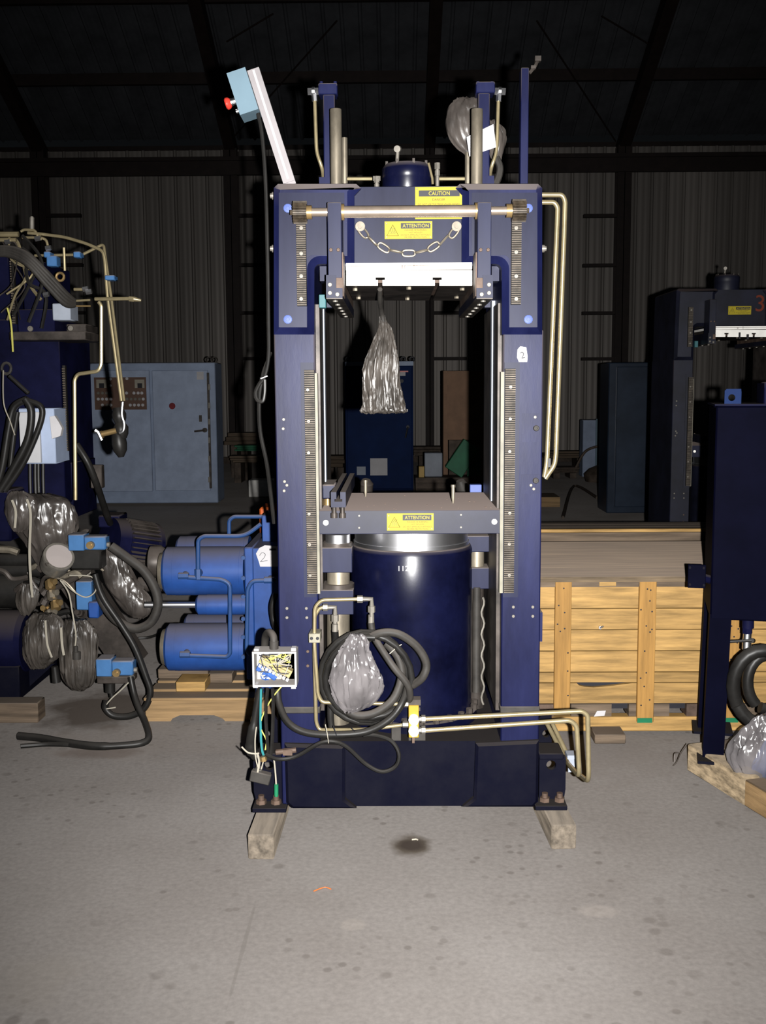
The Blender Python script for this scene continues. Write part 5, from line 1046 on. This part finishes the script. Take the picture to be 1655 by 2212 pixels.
for pts, r, lab in (([(58, 1078), (66, 1110), (64, 1190), (66, 1245), (70, 1290)], .006, 'pale tube running down the large dusty bag'),
                    ([(26, 1080), (34, 1105), (32, 1140)], .006, 'short pale tube at the left edge bag'),
                    ([(98, 1340), (102, 1390), (112, 1420)], .005, 'left pale tube over the bag at the navy drum'), ([(132, 1355), (134, 1390), (138, 1415)], .006, 'right pale tube over the bag at the navy drum'),
                    ([(130, 1253), (148, 1280), (156, 1320), (164, 1370), (162, 1398)], .0035, 'pale wire falling from the gauge to a white plug'),
                    ([(135, 1255), (160, 1278), (185, 1290), (204, 1280), (208, 1262), (195, 1245), (150, 1243)], .003, 'pale wire looping right of the gauge')):
    lh(pts, r, lab, m_ww, YL - .2, 'wire' if r < .0045 else 'tube', 6, 'wire' if r < .0045 else 'tube')
b = B(); b.cyl(P(164, 1396, YL - .22), P(164, 1408, YL - .22), .01).cyl(P(166, 1408, YL - .22), P(166, 1424, YL - .22), .017); solo('plug', b, m_rubg, 'pale plug with a black cap on the dark bag left of the lower valve', 'plug')
lh([(284, 1468), (262, 1490), (240, 1510), (226, 1530), (250, 1528)], .003, 'thin wire from the lower blue valve down to the black hose', m_ww, YL - .21, 'wire', 5, 'wire')
timber_y = PZ(60, 1562).y
b = B(); b.box(P(-160, 1540, timber_y).x, P(82, 1540, timber_y).x, timber_y, timber_y + .1, 0, .09, .004); solo('timber_block', b, m_wood, 'brown timber under the base of the left press', 'timber')
b = B(); b.cyl(P(118, 1440, YL - .05), P(122, 1474, YL - .05), .016, .02, n=14); part('dangling_cap', b, m_rub, lp)

# ================================================================== cabinets and rubbish along the back wall
def cab(name, label, px0, py0, px1, py1, Y, d, m_, cat='cabinet', bev=.01):
    c = thing(name, label, cat, P((px0 + px1) / 2, py1, Y + d / 2))
    body = part('body', B().pbox(px0, py0, px1, py1, Y, d, bev), m_, c); return c, body
YG = 13.3
gc, body = cab('control_cabinet', 'large pale grey blue control cabinet with a push button panel on the left', 138, 784, 468, 1087, YG, .5, m_grey)
b = B(); b.pbox(172, 800, 197, 1058, YG - .012, .012); part('side_door', b, m_greyd, gc)
b = B(); b.pbox(196, 800, 326, 1062, YG - .03, .03, .006); d1 = part('door', b, m_greyd, gc)
b = B(); b.pbox(332, 800, 452, 1060, YG - .03, .03, .006); d2 = part('door', b, m_greyd, gc)
for px in (186, 452):
    b = B(); b.pbox(px - 2.5, 805, px + 2.5, 1055, YG - .034, .02); part('hinge_strip', b, m_dirt, gc)
    for py in (830, 870, 905, 945, 985, 1030): b = B(); b.pbox(px - 2, py, px + 2, py + 12, YG - .044, .012); part('hinge', b, m_fit, gc)
b = B(); b.pbox(204, 815, 316, 885, YG - .042, .012); pnl = part('switch_panel', b, m_panel, d1, 'brown panel full of switches')
for y, xs in ((849, (213, 222, 231, 240, 274, 290, 299, 307)), (862, (213, 222, 231, 240, 275, 284, 293, 302, 310)), (875, (222, 232, 240, 282, 291, 300, 309))):
    for x in xs:
        b = B(); q = P(x, y, YG - .042); b.cyl(q, q - Vector((0, .015, 0)), .019, n=10); part('push_button', b, m_paper if (x * 7 + y) % 3 else m_fit, d1)
for x0, x1 in ((208, 230), (291, 312)):
    b = B(); b.pbox(x0, 820, x1, 838, YG - .046, .01); part('meter', b, m_ww, d1); b = B(); b.pbox(x0 + 6, 828, x1 - 5, 838, YG - .05, .01); part('meter_window', b, m_black, d1)
for x, y in ((239, 819), (239, 833), (275, 818)): b = B(); q = P(x, y, YG - .042); b.cyl(q, q - Vector((0, .02, 0)), .018, n=10); part('indicator', b, m_paper, d1)
b = B(); q = P(372, 877, YG - .03); b.lathe(q, (0, -1, 0), [(0, .04), (.004, .035)], n=16); part('red_spot', b, mat('dark red paint', (.12, .006, .01), .5), d2, 'dark red paint spot')
b = B(); q = P(443, 929, YG - .03); b.cyl(q, q - Vector((0, .03, 0)), .03, n=12).tube([q - Vector((0, .03, 0)), P(420, 932, YG - .06)], .013, 6); part('handle', b, m_dirt, d2)
b = B(); b.pbox(430, 897, 436, 911, YG - .036, .006); part('lock_plate', b, m_dirt, d2)
b = B(); b.pbox(425, 803, 440, 820, YG - .034, .004); part('label_plate', b, m_paper, d2)
for px in (452, 464): b = B(); q = P(px, 784, YG + .2); b.tube([q + Vector((.035 * math.cos(t * PI / 6), 0, .035 + .035 * math.sin(t * PI / 6))) for t in range(12)], .009, 6, closed=True); part('lifting_eye', b, m_dirt, gc)
# navy cabinet seen through the press window
YN = 14.3
nc, body = cab('electrical_cabinet', 'dark blue electrical cabinet seen through the press window', 746, 781, 893, 1072, YN, .5, m_blued)
b = B(); b.pbox(750, 792, 890, 1056, YN - .03, .03, .006); dr = part('door', b, m_blued, nc)
b = B(); b.pbox(746, 781, 893, 790, YN - .012, .014); part('top_rail', b, m_grey, nc, 'grey rail along the top')
b = B(); b.pbox(864, 801, 882, 804, YN - .034, .005); part('nameplate', b, m_red, dr, 'red nameplate'); b = B(); b.pbox(864, 804, 876, 812, YN - .033, .004); part('nameplate', b, m_paper, dr, 'white nameplate')
b = B(); q = P(868, 823, YN - .03); b.cyl(q, q - Vector((0, .04, 0)), .025, n=12); part('switch_knob', b, m_black, dr)
b = B(); q = P(881, 922, YN - .03); b.cyl(q, q - Vector((0, .03, 0)), .022, n=12).tube([q - Vector((0, .03, 0)), P(876, 946, YN - .06)], .012, 6); part('handle', b, m_black, dr)
b = B(); b.pbox(800, 990, 837, 1027, YN - .035, .006); part('label_plate', b, m_paper, dr, 'square white sheet low on the door'); b = B(); b.pbox(771, 1008, 790, 1026, YN - .035, .006); part('label_plate', b, m_gbox, dr)
for px, h in ((752, 8), (871, 10), (890, 8)): b = B(); q = P(px, 781, YN + .2); b.tube([q + Vector((.03 * math.cos(t * PI / 6), 0, .03 + .03 * math.sin(t * PI / 6))) for t in range(12)], .012, 6, closed=True); part('lifting_eye', b, m_black, nc)
# brown cabinet and things beside it
YBr = 14.5
bc = thing('cupboard', 'tall brown board cupboard right of the dark blue cabinet', 'cupboard', P(1005, 1055, YBr))
part('side_panel', B().pbox(958, 801, 966, 1056, YBr, .5), m_brown, bc); part('top_panel', B().pbox(966, 801, 1085, 803, YBr, .5), m_brown, bc)
part('front_panel', B().pbox(966, 803, 1085, 950, YBr + .01, .03), m_brown, bc); part('back_panel', B().pbox(966, 950, 1085, 1056, YBr + .45, .03), m_brown, bc)
b = B(); b.pbox(970, 951, 1040, 1054, YBr + .1, .3); solo('carton', b, m_trash, 'grey brown carton inside the bottom of the brown cupboard', 'box')
Yst = YBr - .55; zst = P(970, 1032, Yst).z
stp = thing('pallet_stack', 'dark stack of boards under the tipped green box', 'pallet', (P(975, 1032, Yst).x, Yst + .25, 0))
for k in range(4):
    part('board', B().box(P(898, 1032, Yst).x, P(1048, 1032, Yst).x, Yst + .02 * (k % 2), Yst + .5, zst * k / 4 + .002, zst * (k + 1) / 4), m_trash, stp)
q = P(1000, 995, Yst); q.z = zst + .215
b = B(); b.box(-.22, .22, 0, .16, -.13, .13, .006, M=Matrix.Translation(q) @ Matrix.Rotation(-.98, 4, 'Y'))
lo = min(v.co.z for v in b.bm.verts)
for v in b.bm.verts: v.co.z += zst - lo + .001
solo('tool_box', b, m_green, 'green metal box tipped on its corner before the brown cupboard', 'box')
b = B(); x0, x1 = P(1012, 1000, Yst).x, P(1040, 1000, Yst).x; b.box(x0, x1, Yst + .2, Yst + .22, zst + .001, P(1020, 982, Yst).z); solo('sheet_metal', b, m_green, 'green sheet behind the tipped green box', 'panel')
b = B(); x0, x1 = P(918, 1000, Yst).x, P(957, 1000, Yst).x; b.box(x0, x1, Yst + .15, Yst + .4, zst + .001, P(930, 980, Yst).z, .01); solo('grey_box', b, m_gbox, 'small grey metal box beside the brown cupboard', 'box')
b = B(); x0, x1 = P(905, 1000, Yst).x, P(917, 1000, Yst).x; b.box(x0, x1, Yst + .05, Yst + .14, zst + .001, P(930, 1008, Yst).z, .005); solo('carton', b, m_yelb, 'small yellowish carton left of the small grey box', 'carton')
# motors that stand behind the middle press
for px, lab in ((787, 'dusty round motor peeping over the left of the lower platen'), (1008, 'dark tilted cylinder peeping over the right of the lower platen')):
    Ym = 5.2; q = P(px, 1050, Ym); mt = thing('motor', lab, 'motor', (q.x, Ym, .0))
    b = B(); b.lathe((q.x, Ym, 0), (0, 0, 1), [(0, .09), (q.z - .12, .09), (q.z - .1, .08), (q.z - .06, .03)], n=24); part('stand', b, m_dirt, mt)
    b = B(); ax = Vector((-.3 if px > 900 else .1, -.3, 1)).normalized(); b.lathe((q.x, Ym, q.z - .08), ax, [(0, .034), (.05, .036), (.1, .03 if px > 900 else .036), (.12, .02)], n=20); part('cap', b, m_rubg if px > 900 else m_dirt, mt)
# dark cabinet, pale blue box and the third press on the right
YD = 11.8
dc, body = cab('electrical_cabinet', 'blackish cabinet standing left of the far right press', 1313, 783, 1446, 1108, YD, .5, m_dkcab)
b = B(); b.pbox(1331, 792, 1443, 1095, YD - .03, .03, .006); part('door', b, m_dkcab, dc)
b = B(); q = P(1436, 898, YD - .03); b.cyl(q, q - Vector((0, .02, 0)), .015, n=10); part('latch', b, m_fit, dc)
YPb = 17.0
pb_, body = cab('steel_locker', 'narrow pale blue locker against the wall left of the blackish cabinet', 1259, 907, 1309, 1030, YPb, .3, m_grey, 'locker')
b = B(); b.pbox(1287, 905, 1309, 1026, YPb - .03, .03); part('door', b, m_cbox, pb_)
b = B(); q = PZ(1300, 1040); q.z = .12; b.lathe((q.x, q.y, .0), (0, 0, 1), [(0, .25), (.12, .28), (.2, .2), (.25, .08)], n=14); b.tube(spline([q + Vector((-.4, 0, .1)), q + Vector((-.25, 0, .35)), q + Vector((0, 0, .42)), q + Vector((.2, 0, .3))]), .02, 6); solo('pump', b, m_trash, 'dark pump with a curved pipe beside the pale blue locker', 'pump')
t3 = P(1594, 838, 7.0); off = Vector((t3.x, 7.0 + .3, .089))
p3 = copy_tree(press, off, {'column', 'head_block', 'head_plate', 'base_plate', 'base_pad', 'main_cylinder', 'ram', 'lower_platen', 'upper_platen', 'front_face', 'insulating_plate', 'gear_rack', 'fill_valve', 'lifter_bracket', 'die_rail', 'attention_sign', 'bolt', 'foot_plate', 'limit_pad'},
          label='unlit dark press with a red 3 at the far right behind the tank')
m_far = mat('dimmed navy paint', (.004, .0045, .010), .5, var=.4, vscale=5, dust=.6, dustcol=(.05, .035, .025))  # darker copy of the navy paint, flash falloff put into its colour
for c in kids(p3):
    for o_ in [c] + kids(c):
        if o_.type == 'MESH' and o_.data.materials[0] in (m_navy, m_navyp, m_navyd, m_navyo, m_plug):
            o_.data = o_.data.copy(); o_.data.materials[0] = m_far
for c in kids(p3):                                # it carries only what shows on it
    if c.name.startswith('attention_sign') and c.location.z < 1.2:
        for g in kids(c): bpy.data.objects.remove(g)
        bpy.data.objects.remove(c)
q3 = P(1645, 665, 7.0)
writing('3', 1642, 655, 34, 7.0 - .02, mat('red painted numeral', (.09, .015, .005), .5, var=.1), p3, 18, 'painted_numeral', label='red numeral 3')
b = B(); b.pbox(1597, 718, 1600, 732, 6.97, .02).pbox(1614, 722, 1618, 733, 6.97, .02); part('worn_mark', b, m_black, p3, kind='stuff')
for s_ in (-1, 1):
    b = B(); b.box(off.x + s_ * .38 - .05, off.x + s_ * .38 + .05, 6.9, 7.9, 0, .081); solo('timber_block', b, m_wood, 'timber under the %s side of the far right press' % ('left' if s_ < 0 else 'right'), 'timber')
# stacks of timber, pallets and boxes along the wall
rnd = random.Random(21)
for k, (px0, px1, py0, py1, Y, m_, lab) in enumerate(((488, 580, 935, 962, 17.5, m_wood, 'stack of dark boards'), (510, 575, 962, 975, 17.0, m_green, 'green beam on the boards'), (495, 590, 985, 1000, 16.5, m_wood, 'lower timber beam'),
         (697, 745, 985, 1010, 17.5, m_wood, 'dark board stack left of the dark blue cabinet'), (1180, 1262, 975, 990, 18.5, m_wood, 'dark timber against the wall right of the tall tubes'),
         (1185, 1248, 1010, 1022, 17.0, m_trash, 'dark beam lying on the floor right of the tall tubes'), (895, 960, 965, 985, 18.5, m_trash, 'dark timber behind the small grey box'))):
    b = B(); q0, q1 = P(px0, py1, Y), P(px1, py0, Y)
    st = thing('timber_stack', (lab + ' near the back wall') if 'wall' not in lab and 'cabinet' not in lab and 'box' not in lab else lab, 'timber', ((q0.x + q1.x) / 2, Y + .2, 0))
    for sx in (q0.x + .08, q1.x - .12): part('bearer', B().box(sx, sx + .1, Y, Y + .5, 0, max(q0.z, .05)), m_trash, st)
    n = 3
    for i in range(n): z0 = max(q0.z, .05) + (q1.z - q0.z) * i / n; part('beam', B().box(q0.x + rnd.uniform(-.05, .05), q1.x + rnd.uniform(-.05, .05), Y + rnd.uniform(0, .05), Y + .4, z0 + .003, z0 + (q1.z - q0.z) / n, .004), m_, st)
q = PZ(563, 1074); b = B(); b.box(q.x - .16, q.x + .16, q.y, q.y + .3, 0, P(563, 1037, q.y).z, .01); solo('carton', b, m_white, 'white carton on the floor between grey cabinet and left column', 'carton')
q = PZ(1185, 1095); b = B(); b.box(q.x - .3, q.x + .14, q.y, q.y + .5, .09, .12).box(q.x - .3, q.x + .14, q.y, q.y + .06, 0, .09).box(q.x - .3, q.x + .14, q.y + .44, q.y + .5, 0, .09); solo('pallet', b, m_pall, 'small dim pallet on the floor right of the right column', 'pallet')
b = B(); b.tube(spline([PZ(1216, 1118, .03), PZ(1240, 1050, .03), PZ(1290, 1075, .03)]), .02, 6); solo('cable', b, m_trash, 'dim cable on the floor before the blackish cabinet', 'cable')
b = B(); b.tube(spline([PZ(262, 1392, .008), PZ(290, 1380, .008), PZ(325, 1376, .008), PZ(360, 1362, .008)]), .008, 6); solo('cable', b, m_rub, 'thin dark cable on the floor under the blue unit', 'cable')
# odd scraps on the floor in front
for px, py, s_, m_, lab in ((700, 1925, .02, m_orange, 'tiny orange wire curl on the floor in front'), (895, 1815, .01, m_ww, 'pale chip on the oil stain')):
    q = PZ(px, py, .002); b = B()
    if s_ > .015: b.tube(spline([q + Vector((-.03, 0, 0)), q + Vector((0, .02, .002)), q + Vector((.02, .012, 0))]), .0018, 5)
    else: b.tube([q + Vector((-.008, 0, .002)), q + Vector((.006, .004, .002)), q + Vector((.012, 0, .001))], .003, 5)
    solo('scrap', b, m_, lab, 'scrap')
